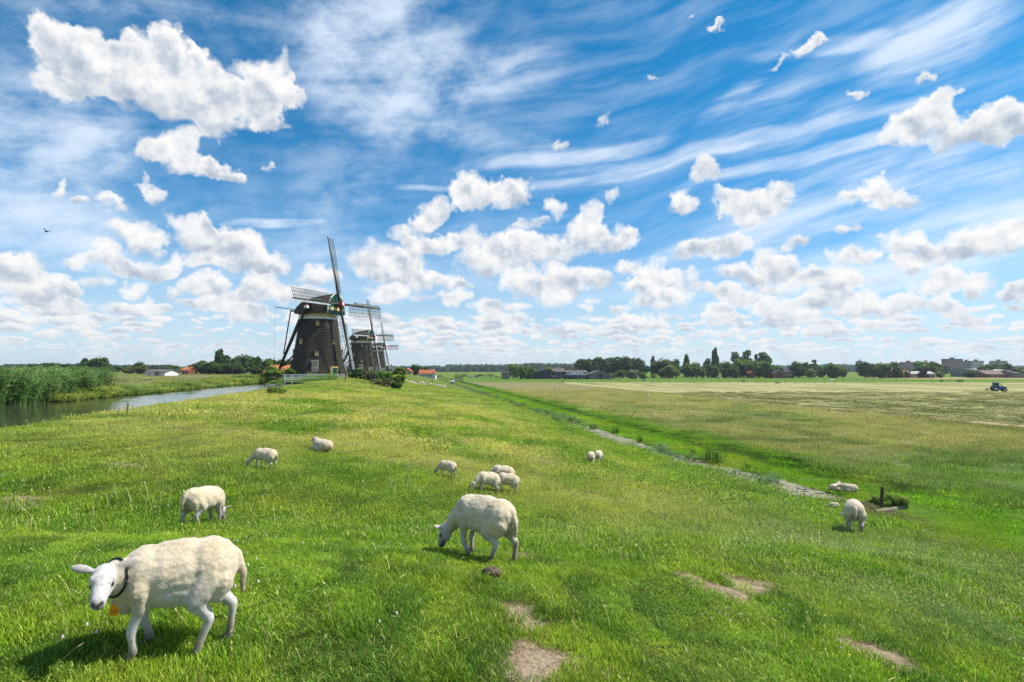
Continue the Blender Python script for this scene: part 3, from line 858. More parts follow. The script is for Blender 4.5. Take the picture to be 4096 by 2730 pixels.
    def reed(n, h0, h1, rad, seed, leaf=.5, wind=.28):
        g = np.random.default_rng(seed)
        V, F, S = [], [], []; o = 0
        def strip(p0, p1, p2, w, sh):
            nonlocal o
            d = np.array([-(p2 - p0)[1], (p2 - p0)[0], 0.15]); d = d / (np.linalg.norm(d) + 1e-6) * w / 2
            for p, t in ((p0, 1), (p1, .9), (p2, .1)):
                V.append(p - d * t); V.append(p + d * t)
            F.append((o, o + 1, o + 3, o + 2)); F.append((o + 2, o + 3, o + 5, o + 4)); S.extend([sh] * 6); o += 6
        for i in range(n):
            r = rad * math.sqrt(g.random()); a = g.random() * 6.283
            h = g.uniform(h0, h1); b = np.array([r * math.cos(a), r * math.sin(a), 0.0])
            lean = np.array([wind * h * g.uniform(.3, 1.0), g.normal(0, .05) * h, 0])
            top = b + lean + [0, 0, h]; mid_ = b + lean * .3 + [0, 0, h * .55]
            sh = g.random() * .85
            strip(b, mid_, top, .03, sh)
            for j in range(int(leaf * 14)):
                t = g.uniform(.25, 1.0)
                p0 = b + lean * t * t + [0, 0, h * t]
                aa = g.normal(0, .9); L = g.uniform(.3, .6) * (.5 + .5 * h / 2.6)
                dr = np.array([math.cos(aa), math.sin(aa), 0])
                strip(p0, p0 + dr * L * .5 + [0, 0, L * .35], p0 + dr * L + [0, 0, L * g.uniform(-.1, .35)], .055, g.random() * .85)
        return np.array(V), np.array(F), np.array(S)
    tallr = [proto_mesh('reed_patch', [reed(26, 1.9, 2.75, .55, 500 + i)], rm) for i in range(4)]
    lowr = [proto_mesh('reed_patch', [reed(30, .5, 1.15, .6, 520 + i, leaf=.3, wind=.18)], rm) for i in range(4)]
    def reeds(name, label, x, y, metas, z0, s0, s1, c0, c1, hs=1.0):
        z = np.maximum(height(x, y), z0) if z0 is not None else height(x, y)
        s_ = rng.uniform(s0, s1, len(x)); t = sstep(fbm(x * .3, y * .3, 3, 161), .35, .65)[:, None]
        c = np.array(c0) * (1 - t) + np.array(c1) * t
        h_ = hs(x, y) if callable(hs) else hs
        scatter(name, label, np.stack([x, y, z], -1), rng.uniform(-.35, .35, len(x)), np.stack([s_, s_, s_ * h_], -1), c * rng.uniform(.8, 1.2, (len(x), 1)), metas)
    n = 900
    y = rng.uniform(24, 57, n); u = rng.uniform(-35.5, -27.5, n) + .6 * (fbm(y * .3, y * 0, 2, 9) - .5)
    x = u - SH * y
    lim = (-x / y) > (0.70 + 0.10 * rng.random(n))          # the tall bed ends here, lower growth follows
    x, y = x[lim], y[lim]
    reeds('tall_reeds', 'dense bed of tall green reeds leaning in the wind on the far bank', x, y, tallr, CANAL_Z - .1, .8, 1.12, (.090, .145, .045), (.066, .120, .034), hs=.86)
    n = 1500
    y = rng.uniform(40, 99, n); u = -26.7 - 4.0 * rng.random(n) ** 1.6 + 1.1 * sstep(y, 80, 99) + .8 * (fbm(y * .25, y * 0, 2, 19) - .5)
    x = u - SH * y
    lim = (-x / y) < .80
    x, y = x[lim], y[lim]
    reeds('low_reeds', 'lower rushes and sedge fringing the canal', x, y, lowr, CANAL_Z - .1, .8, 1.25, (.105, .155, .030), (.150, .175, .035), hs=lambda x, y: .45 + .42 * sstep(fbm(x * .2, y * .2, 3, 171), .4, .65))
    n = 520
    y = rng.uniform(60, 150, n); u = rng.uniform(-60, -30, n); x = u - SH * y
    reeds('rough_meadow_growth', 'pale rough grass behind the canal bank', x, y, lowr, None, 1.2, 1.9, (.20, .185, .085), (.12, .15, .04), hs=.33)
    # rushes along the ditch
    n = 260
    y = np.concatenate([rng.uniform(56, 90, 150), rng.uniform(32, 56, 60), rng.uniform(90, 170, 80)])
    u = 19.3 + rng.normal(0, .35, len(y)) + 1.7 * sstep(46 - y, 0, 16) + np.where(rng.random(len(y)) < .5, 1.6, 0); x = u - SH * y
    keep = fbm(y * .25, y * 0, 2, 23) > .50; x, y = x[keep], y[keep]
    reeds('ditch_rushes', 'blue-green rushes along the ditch', x, y, lowr, DITCH_Z, .45, .8, (.075, .125, .045), (.09, .15, .03), hs=.8)
    # at the foot of the bridge
    y = rng.uniform(90, 97.5, 60); u = rng.uniform(-17.5, -12.5, 60); x = u - SH * y
    reeds('bridge_rushes', 'tall rushes growing in front of the white bridge', x, y, lowr, CANAL_Z, .8, 1.2, (.08, .125, .035), (.10, .15, .04), hs=.95)
build_grass()

# single clumps of rushes standing out in the ditch
def rush_clump(X, Y, h, label, n=60, col=(.075, .14, .03)):
    g_ = ground_at(X, Y); c = Vector((g_.x, g_.y, max(g_.z, DITCH_Z)))
    m_ = MATS.get('rush_leaves') or blade_material('rush_leaves', gain=1.3, trans=.4, use_inst=False)
    v, f, s_ = blades(n, h * .38, h * .5, h, .045, (.05, .5), int(X))
    o = link('rush_clump', proto_mesh('rush_clump', [(v, f, s_)], m_), loc=c)
    o.color = (*col, 1)
    tag(o, label, 'rushes', 'clumps of rushes in the ditch')
rush_clump(2462, 1738, 1.2, 'tall dark green clump of rushes where the open ditch water begins')
rush_clump(2845, 1845, 1.3, 'tall clump of rushes halfway along the near ditch, right of a gap')
rush_clump(2878, 1850, 1.2, 'wide clump of upright rushes beside another in the near ditch')
rush_clump(2560, 1768, .7, 'low bright clump of rushes at the edge of the ditch', 40)
rush_clump(2770, 1820, .7, 'thin low clump of rushes growing out of the muddy ditch', 40)
rush_clump(2985, 1880, .7, 'small spiky clump of rushes nearest the ditch end', 40)

# ------------------------------------------------------------------ trees
def leaf_material(name):
    m_, k, out = mat(name)
    col = k.n('ShaderNodeObjectInfo').outputs['Color']
    va = k.n('ShaderNodeAttribute', attribute_name='shade').outputs['Fac']
    f = k.lin(va, 0, 1, 0.6, 1.45)
    c = k.mix(1.0, col, k.xyz(f, f, f), 'MULTIPLY')
    p = k.n('ShaderNodeBsdfPrincipled')
    k.put(p.inputs['Base Color'], c); k.put(p.inputs['Roughness'], .65); k.put(p.inputs['Specular IOR Level'], .25)
    t = k.n('ShaderNodeBsdfTranslucent'); k.put(t.inputs[0], k.mix(1.0, c, (1.2, 1.3, .6, 1), 'MULTIPLY'))
    mx = k.n('ShaderNodeMixShader'); mx.inputs[0].default_value = .45
    k.t.links.new(p.outputs[0], mx.inputs[1]); k.t.links.new(t.outputs[0], mx.inputs[2]); k.t.links.new(mx.outputs[0], out.inputs[0])
    return m_
LEAF = leaf_material('foliage')
BARK = simple('bark', (.07, .055, .042), .9, .4, 6, bump=.02)

def leaf_quads(C, size, g, stretch=1.0, droop=0.0):
    n = len(C)
    nrm = g.normal(0, 1, (n, 3)); nrm[:, 2] = np.abs(nrm[:, 2]) * 1.0 + .75; nrm /= np.linalg.norm(nrm, axis=1, keepdims=True)
    r = g.normal(0, 1, (n, 3)); t1 = np.cross(nrm, r); t1 /= np.linalg.norm(t1, axis=1, keepdims=True)
    t2 = np.cross(nrm, t1)
    if droop:
        t2 = t2 * (1 - droop) + np.array([0, 0, -1.0]) * droop
    s_ = (size * (.6 + .8 * g.random(n)))[:, None]
    V = np.stack([C - t1 * s_ * .5, C - t2 * s_ * .5 * stretch, C + t1 * s_ * .5, C + t2 * s_ * .62 * stretch], 1).reshape(-1, 3)
    F = np.arange(n)[:, None] * 4 + np.array([0, 1, 2, 3])
    return V, F, np.repeat(g.random(n), 4)

def crown_points(lobes, n, g, shell=.55):
    vol = np.array([l[3] * l[4] * l[5] for l in lobes]) ** .75; vol /= vol.sum()
    idx = g.choice(len(lobes), n, p=vol)
    L = np.array(lobes)[idx]
    d = g.normal(0, 1, (n, 3)); d /= np.linalg.norm(d, axis=1, keepdims=True)
    rr = (shell + (1 - shell) * g.random(n)) ** .8
    bump_ = 1 + .16 * np.sin(d[:, 0] * 7 + idx) * np.cos(d[:, 2] * 6 + idx * 2.0) + g.normal(0, .05, n)
    return L[:, :3] + d * L[:, 3:6] * (rr * bump_)[:, None]

# unit crowns: width 1 (x), depth 1 (y), height 1 (z from 0 to 1)
def crown_mesh(kind, seed, n=1500, size=.075):
    g = np.random.default_rng(seed); lobes = []
    dr = 0
    if kind == 'round':
        lobes.append((0, 0, .52, .34, .34, .36))
        for i in range(11):
            a = g.random() * 6.283; z = g.uniform(.25, .82); r = .30 * math.sin(math.pi * min(.95, max(.1, z))) + .02
            lobes.append((r * math.cos(a), r * math.sin(a), z, g.uniform(.12, .2), g.uniform(.12, .2), g.uniform(.10, .17)))
    elif kind == 'wide':
        for i in range(9):
            a = g.random() * 6.283; r = .33 * math.sqrt(g.random())
            lobes.append((r * math.cos(a) * 1.1, r * math.sin(a), g.uniform(.35, .72), g.uniform(.14, .22), .18, g.uniform(.16, .27)))
    elif kind == 'poplar':
        for i in range(12):
            t = (i + .5) / 12
            lobes.append((g.normal(0, .04), g.normal(0, .04), t, .42 * (math.sin(math.pi * (t * .85 + .12)) ** .7) + .05, .4 * (math.sin(math.pi * (t * .85 + .12)) ** .7) + .05, .09))
        size *= 1.7
    elif kind == 'tall':
        for i in range(12):
            t = g.uniform(.15, .93); r = .26 * (1 - (t - .5) ** 2 * 1.6) * g.random()
            a = g.random() * 6.283
            lobes.append((r * math.cos(a), r * math.sin(a), t, g.uniform(.15, .24), .2, g.uniform(.08, .14)))
        size *= 1.15
    elif kind == 'willow':
        for i in range(9):
            a = g.random() * 6.283; r = .28 * math.sqrt(g.random())
            lobes.append((r * math.cos(a), r * math.sin(a), g.uniform(.45, .78), g.uniform(.13, .2), .17, .18))
            lobes.append((r * 1.3 * math.cos(a), r * 1.3 * math.sin(a), g.uniform(.18, .45), .09, .09, .2))
        dr = .6
    elif kind == 'bush':
        for i in range(8):
            a = g.random() * 6.283; r = .32 * math.sqrt(g.random())
            lobes.append((r * math.cos(a), r * math.sin(a), g.uniform(.12, .6), g.uniform(.14, .24), .2, g.uniform(.15, .3)))
    elif kind == 'open':
        for i in range(16):
            a = g.random() * 6.283; z = g.uniform(.2, .93); r = .36 * math.sin(math.pi * min(.9, z)) * (.5 + .5 * g.random())
            lobes.append((r * math.cos(a), r * math.sin(a), z, g.uniform(.08, .14), .11, g.uniform(.05, .1)))
    if kind in ('round', 'tall', 'open', 'wide'): lobes += [(g.uniform(-.18, .18), g.uniform(-.18, .18), g.uniform(.13, .24), g.uniform(.13, .2), .18, .13) for _ in range(3)]
    C = crown_points(lobes, n, g)
    C[:, 2] = np.clip(C[:, 2], .01, 1.05)
    V, F, S = leaf_quads(C, size, g, 1.3 if dr else 1.0, dr)
    me = np_mesh('crown_' + kind, V, F, LEAF)
    float_attr(me, 'shade', S)
    return me
CROWNS = {}
for kd, cnt in (('round', 4), ('wide', 3), ('poplar', 2), ('tall', 3), ('willow', 2), ('open', 2)):
    CROWNS[kd] = [crown_mesh(kd, 900 + 10 * i + len(kd), 2600) for i in range(cnt)]
def trunk_mesh(seed, lean=.0):
    g = MB(); r = random.Random(seed)
    g.tube([(0, 0, -.03), (.01, 0, .3), (.02 + lean, .01, .62)], [.055, .035, .02], 7)
    for i in range(5):
        a = i * 1.26 + r.random(); z = .26 + .07 * i
        g.tube([(.01, 0, z), (.14 * math.cos(a), .14 * math.sin(a), z + .16), (.27 * math.cos(a), .27 * math.sin(a), z + .30)], [.02, .012, .005], 5)
    return g.mesh('trunk', BARK)
TRUNKS = [trunk_mesh(i) for i in range(3)]
TI = [0]
def tree(kind, X, top, wpx, depth, label, col=(.035, .062, .018), cat='tree', group=None, base=None, low=.0, name=None, zbase=None, dpx=None):
    """a tree whose crown spans wpx pixels of the photograph and ends at row top"""
    x = ray(X, 1476)[0] * depth
    zb = hz(x, depth) if zbase is None else zbase
    zt = ray(X, top)[1] * depth
    H = max(zt - zb, 1.0); Wd = wpx / FPX * depth
    TI[0] += 1; i = TI[0]
    nm = name or {'round': 'broadleaf_tree', 'wide': 'broadleaf_tree', 'poplar': 'poplar_tree', 'tall': 'tall_tree', 'willow': 'willow_tree', 'open': 'young_tree'}[kind]
    root = empty(nm, (x, depth, zb), rz=(i * 1.7) % 6.28)
    tag(root, label, cat, group)
    lo = low * H
    c = link('crown', CROWNS[kind][i % len(CROWNS[kind])], root, (0, 0, lo))
    c.scale = (Wd * 1.30, Wd * 1.15, (H - lo) * 1.06)
    c.color = (*col, 1)
    t = link('trunk', TRUNKS[i % 3], root, (0, 0, -.1))
    t.scale = (min(Wd, H) * .8, min(Wd, H) * .8, H)
    return root
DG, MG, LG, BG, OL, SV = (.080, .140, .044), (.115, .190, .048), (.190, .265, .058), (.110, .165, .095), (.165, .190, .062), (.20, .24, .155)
TREES_LEFT = [
 ('round', 160, 1454, 60, 330, 'dark low round tree above the reeds, far left', DG), ('wide', 215, 1451, 70, 335, 'broad dark tree above the tip of the tall reeds', DG),
 ('wide', 275, 1455, 60, 320, 'low spreading tree just left of the poplar', DG), ('poplar', 342, 1440, 26, 300, 'slim dark poplar left of the largest round tree', DG),
 ('round', 396, 1427, 68, 290, 'tallest dense round tree on the left horizon', DG), ('wide', 372, 1462, 50, 285, 'low dark tree at the foot of the slim poplar', DG),
 ('wide', 455, 1464, 60, 420, 'low tree right of the tallest round tree on the left', DG), ('round', 518, 1465, 42, 260, 'olive round tree left of the small twin-crowned one', OL),
 ('round', 556, 1446, 38, 262, 'small tree with a ball-shaped top left of the white barn', DG), ('round', 562, 1463, 40, 258, 'brownish-green bushy tree below the ball-shaped top', OL),
 ('wide', 688, 1462, 40, 300, 'low grey-green tree right of the white barn', MG), ('round', 712, 1468, 30, 300, 'small pale tree beside the red-roofed house', SV),
 ('wide', 775, 1455, 60, 270, 'loose dark tree right of the red-roofed house', DG), ('wide', 805, 1443, 70, 275, 'airy tree with an uneven top left of the conifer', MG),
 ('round', 840, 1445, 60, 262, 'dense round tree at the foot of the tall conifer', DG), ('poplar', 878, 1407, 34, 268, 'tall pointed conifer rising above the left grove', DG),
 ('poplar', 902, 1430, 36, 265, 'shorter pointed conifer beside the tallest one', BG), ('round', 868, 1455, 60, 255, 'dark bushy tree between the conifers and the field', DG),
 ('round', 965, 1416, 62, 258, 'big grey-green broad tree in the middle of the left grove', BG), ('round', 1005, 1422, 56, 262, 'tall dark tree right behind the big grey-green one', DG),
 ('wide', 935, 1455, 60, 250, 'low tree left of the big grey-green one', DG), ('poplar', 1034, 1434, 22, 262, 'narrow tree in the gap right of the left grove', DG),
 ('wide', 1075, 1434, 60, 245, 'spreading tree left of the windmill tail', MG), ('wide', 1125, 1436, 60, 250, 'tree behind the tail poles of the first windmill', DG),
 ('round', 1165, 1450, 50, 250, 'tree half hidden by the first windmill body', DG), ('wide', 1030, 1462, 60, 240, 'low dark tree left of the orange-roofed shed', DG)]
for i, (k_, X, tp, w, d, lb, c) in enumerate(TREES_LEFT):
    tree(k_, X, tp, w * 1.25, d, lb, c, group='trees along the left horizon')
TREES_MID = [
 ('round', 1545, 1462, 34, 330, 'bare-edged small tree beside the dark house behind the mills', MG), ('wide', 1590, 1467, 36, 340, 'low round tree between the dark and the orange-roofed house', DG),
 ('round', 1664, 1456, 50, 330, 'large round dark tree left of the white farmhouse', DG), ('round', 1694, 1464, 26, 345, 'smaller tree right behind the large round one by the white farmhouse', DG),
 ('willow', 2056, 1455, 40, 350, 'yellow-green drooping willow right of the brick house', LG), ('willow', 2092, 1465, 42, 345, 'grey-green bushy willow beside the yellow-green one', MG),
 ('round', 2112, 1464, 50, 350, 'round tree left of the dark blue barn', MG), ('open', 2142, 1466, 18, 420, 'slender light tree behind the blue barn', OL),
 ('round', 2197, 1466, 34, 420, 'light green tree showing over the blue barn roof', LG), ('wide', 2257, 1466, 26, 430, 'reddish-leaved tree behind the grey farm roofs', (.07, .03, .03)),
 ('wide', 2300, 1470, 26, 430, 'yellowish tree right of the grey farm roofs', OL)]
for k_, X, tp, w, d, lb, c in TREES_MID: tree(k_, X, tp, w * 1.15, d, lb, c)
WOOD = [(2335, 1436, 60, 'leftmost olive tree of the dark wood', OL), (2362, 1432, 62, 'tree near the left edge of the dark wood', DG), (2395, 1428, 66, 'dark tree at the left shoulder of the wood', DG), (2432, 1432, 60, 'flat-topped tree left of centre in the dark wood', DG),
 (2470, 1424, 66, 'highest crown of the dark wood', DG), (2505, 1430, 62, 'tree just right of the highest crown of the dark wood', DG), (2532, 1431, 56, 'tree with a spiky top in the right half of the dark wood', DG), (2556, 1445, 50, 'lower tree on the right slope of the dark wood', DG), (2573, 1462, 36, 'rightmost low tree of the dark wood', DG)]
for X, tp, w, lb, c in WOOD: tree('wide', X, tp, w * 1.3, 440, lb, (c[0] * .8, c[1] * .8, c[2]), group='trees of the dark wood behind the farm', low=.02)
TREES_RIGHT = [
 ('willow', 2482, 1481, 50, 355, 'green bushy tree right of the grey barn', MG), ('willow', 2535, 1478, 44, 350, 'pale silvery willow in front of the dark wood', SV), ('round', 2440, 1494, 24, 340, 'small pale blue-green bush tree beside the grey barn', SV),
 ('round', 2570, 1488, 24, 345, 'small light green tree right of the silvery willow', LG), ('round', 2455, 1490, 16, 350, 'tiny round tree between the grey barn and the bushy one', MG),
 ('poplar', 2613, 1433, 18, 420, 'thin poplar at the left edge of the second grove', DG), ('round', 2650, 1433, 84, 400, 'large dark tree of the second grove', DG), ('round', 2692, 1437, 56, 405, 'dark tree at the right side of the second grove', DG),
 ('round', 2676, 1460, 60, 380, 'lighter olive tree in front of the second grove', OL), ('round', 2615, 1494, 20, 370, 'small shrub tree left below the second grove', LG),
 ('poplar', 2746, 1428, 20, 420, 'lone twin-topped poplar left of the isolated round tree', DG), ('round', 2767, 1450, 74, 390, 'isolated round green tree between two groves', MG),
 ('tall', 2828, 1434, 30, 420, 'bluish tall tree left of the highest poplar', BG), ('poplar', 2861, 1404, 26, 415, 'highest slim poplar on the right horizon', DG), ('willow', 2848, 1458, 52, 385, 'grey-green willow at the foot of the highest poplar', BG),
 ('round', 2808, 1466, 36, 395, 'dark tree at the left edge of the large grove', DG), ('round', 2897, 1444, 50, 400, 'green tree right of the highest poplar', MG), ('round', 2920, 1450, 36, 402, 'dark tree left below the tall back row', DG),
 ('tall', 2945, 1409, 46, 450, 'left tree of the tall row at the back', BG), ('tall', 2985, 1407, 48, 452, 'second tree of the tall row at the back', BG), ('tall', 3026, 1407, 26, 455, 'narrow tree of the tall row at the back', BG), ('tall', 3062, 1409, 54, 450, 'rightmost broad tree of the tall row at the back', BG),
 ('round', 2972, 1433, 80, 395, 'big bright-topped round tree in front of the tall row', MG), ('round', 3036, 1441, 84, 392, 'big round tree right of the bright-topped one', MG), ('round', 2935, 1462, 44, 385, 'small dark tree in the middle of the large grove', DG),
 ('round', 3082, 1464, 34, 390, 'tree beside the house with the arched barn door', MG), ('round', 3105, 1459, 44, 460, 'light tree behind the barn-door house', MG), ('round', 3196, 1446, 56, 395, 'dense dark tree right of the brown house', DG),
 ('open', 3230, 1450, 36, 410, 'loose green tree behind the dense dark one', MG), ('open', 3257, 1443, 34, 415, 'taller spindly tree with a ragged top', MG), ('round', 3242, 1477, 34, 385, 'low yellow-green tree between the dark and the spindly ones', LG),
 ('round', 3287, 1466, 30, 390, 'dark little tree left of the bright round one', DG), ('round', 3329, 1451, 66, 392, 'bright green round tree standing free', MG), ('round', 3368, 1465, 36, 400, 'darker tree at the right side of the bright round one', DG),
 ('round', 3460, 1444, 58, 395, 'big dark tree in front of the grey tower', DG), ('round', 3495, 1455, 46, 398, 'dark tree between two bigger ones near the grey house', DG), ('round', 3527, 1450, 60, 390, 'dome-shaped tree left of the grey house', MG),
 ('round', 3578, 1445, 40, 410, 'round tree right behind the grey house', MG), ('poplar', 3590, 1470, 30, 388, 'small cone-shaped tree right of the grey house', DG), ('open', 3629, 1477, 22, 395, 'small yellowish tree by the red roof', OL),
 ('round', 3705, 1441, 86, 420, 'largest broad tree behind the tan shed', MG), ('round', 3690, 1480, 30, 380, 'purple-leaved tree in front of the tan shed', (.045, .012, .022)), ('round', 3758, 1487, 30, 390, 'low tree right of the tan shed', OL),
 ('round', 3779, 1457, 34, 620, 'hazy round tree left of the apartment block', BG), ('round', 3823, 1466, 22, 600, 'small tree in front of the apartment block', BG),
 ('round', 3936, 1458, 50, 430, 'dark tree above the white shed roof', DG), ('round', 3968, 1450, 60, 440, 'round tree over the white shed roof, the highest there', DG), ('round', 4015, 1454, 60, 440, 'dark tree right above the white shed roof', DG), ('round', 4064, 1471, 44, 400, 'dense tree between the sheds at the right edge', DG), ('round', 4083, 1466, 24, 470, 'pale tree behind the right-hand sheds', MG),
 ('wide', 3880, 1484, 60, 400, 'broad low bush tree left of the white shed roof', DG)]
for k_, X, tp, w, d, lb, c in TREES_RIGHT: tree(k_, X, tp, w * 1.1, d, lb, c, group='trees along the right horizon')

# ------------------------------------------------------------------ far woods that read as one mass
def far_wood(name, label, prof, depth, step, size, col, seed, per=110):
    g = np.random.default_rng(seed); C = []
    X = prof[0][0]
    px = [p[0] for p in prof]; py = [p[1] for p in prof]
    while X < prof[-1][0]:
        top = float(np.interp(X, px, py)) + g.normal(0, 1.2)
        d = depth * g.uniform(.93, 1.07)
        x = ray(X, 1476)[0] * d; zt = ray(X, top)[1] * d; zb = -7
        w = step * d / FPX * g.uniform(1.2, 2.6); h = zt - zb
        dd = g.normal(0, 1, (per, 3)); dd /= np.linalg.norm(dd, axis=1, keepdims=True)
        dd *= g.random((per, 1)) ** .3
        c = np.stack([x + dd[:, 0] * w * .6, d + dd[:, 1] * w * .5, zb + h * (.48 + .52 * dd[:, 2])], -1)
        C.append(c); X += step * g.uniform(.35, .8)
    C = np.concatenate(C)
    V, F, S = leaf_quads(C, size, g)
    me = np_mesh(name, V, F, LEAF); float_attr(me, 'shade', S)
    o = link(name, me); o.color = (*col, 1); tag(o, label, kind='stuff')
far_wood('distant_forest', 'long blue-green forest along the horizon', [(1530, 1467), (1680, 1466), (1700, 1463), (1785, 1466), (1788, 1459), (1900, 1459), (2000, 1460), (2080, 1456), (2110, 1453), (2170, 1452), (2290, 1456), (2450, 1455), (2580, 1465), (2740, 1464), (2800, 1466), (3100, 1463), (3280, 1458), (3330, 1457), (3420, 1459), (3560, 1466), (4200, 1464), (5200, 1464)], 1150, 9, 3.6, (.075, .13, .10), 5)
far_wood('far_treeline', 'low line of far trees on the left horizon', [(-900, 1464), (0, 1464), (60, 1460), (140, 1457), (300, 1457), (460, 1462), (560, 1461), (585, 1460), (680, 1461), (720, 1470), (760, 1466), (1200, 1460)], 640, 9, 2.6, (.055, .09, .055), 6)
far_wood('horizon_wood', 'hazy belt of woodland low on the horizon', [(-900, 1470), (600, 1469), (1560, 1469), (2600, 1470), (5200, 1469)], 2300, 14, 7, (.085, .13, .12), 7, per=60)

# ------------------------------------------------------------------ windmills
THATCH = None
def thatch_material():
    m_, k, out = mat('weathered_thatch')
    tc = k.n('ShaderNodeTexCoord').outputs['Object']
    n = k.noise(k.v('MULTIPLY', tc, (.35, .35, 1.6)), 4.5, 5, .65); n2 = k.noise(tc, .45, 4, .6); n3 = k.noise(k.v('MULTIPLY', tc, (6, 6, 1)), 3.0, 3, .6)
    c = k.ramp(n, [(.28, (.036, .031, .026)), (.5, (.062, .053, .043)), (.72, (.100, .086, .068))])
    c = k.mix(k.ss(n2, .52, .70), c, (.050, .052, .030, 1))
    f = k.lin(n3, .3, .7, .75, 1.25); c = k.mix(1.0, c, k.xyz(f, f, f), 'MULTIPLY')
    principled(k, out, c, .95, .1, k.m('ADD', n, n3), .06, .9)
    return m_
THATCH = thatch_material()
M_BLACK = simple('tarred_wood', (.014, .015, .017), .6, .3, 5, spec=.2)
M_WHITE = simple('white_paint', (.72, .72, .70), .5, .12, 6)
M_CREAM = simple('ochre_boards', (.62, .44, .22), .6, .2, 5)
M_GREEN = simple('green_boards', (.012, .085, .062), .5, .25, 5, spec=.4)
M_RED = simple('red_paint', (.50, .035, .030), .45, .2, 5)
M_LATTICE = simple('lattice_wood', (.055, .048, .040), .7, .3, 4)
M_BOARD = simple('grey_wind_boards', (.26, .30, .30), .5, .2, 3)
M_GLASS = simple('window_glass', (.02, .03, .035), .08, .2, 2, spec=.9)
M_ROPE = simple('rope', (.30, .24, .16), .9, .2, 8)
M_DWOOD = simple('dark_weathered_wood', (.075, .060, .046), .85, .35, 6, bump=.01, stretch=(1, 1, 6))
M_METAL = simple('galvanised', (.35, .36, .37), .4, .2, 5, metallic=.6)

BODY = [(0.55, 5.62), (1.5, 5.22), (2.6, 4.92), (3.7, 4.66), (5.5, 4.36), (7.3, 4.08), (9.0, 3.84), (10.8, 3.62)]
def body_r(z): return float(np.interp(z, [b[0] for b in BODY], [b[1] for b in BODY]))
FACET0 = -54.9

def octring(r, z, rot=FACET0 + 22.5):
    return [(r * math.cos(R(rot + 45 * i)), r * math.sin(R(rot + 45 * i)), z) for i in range(8)]

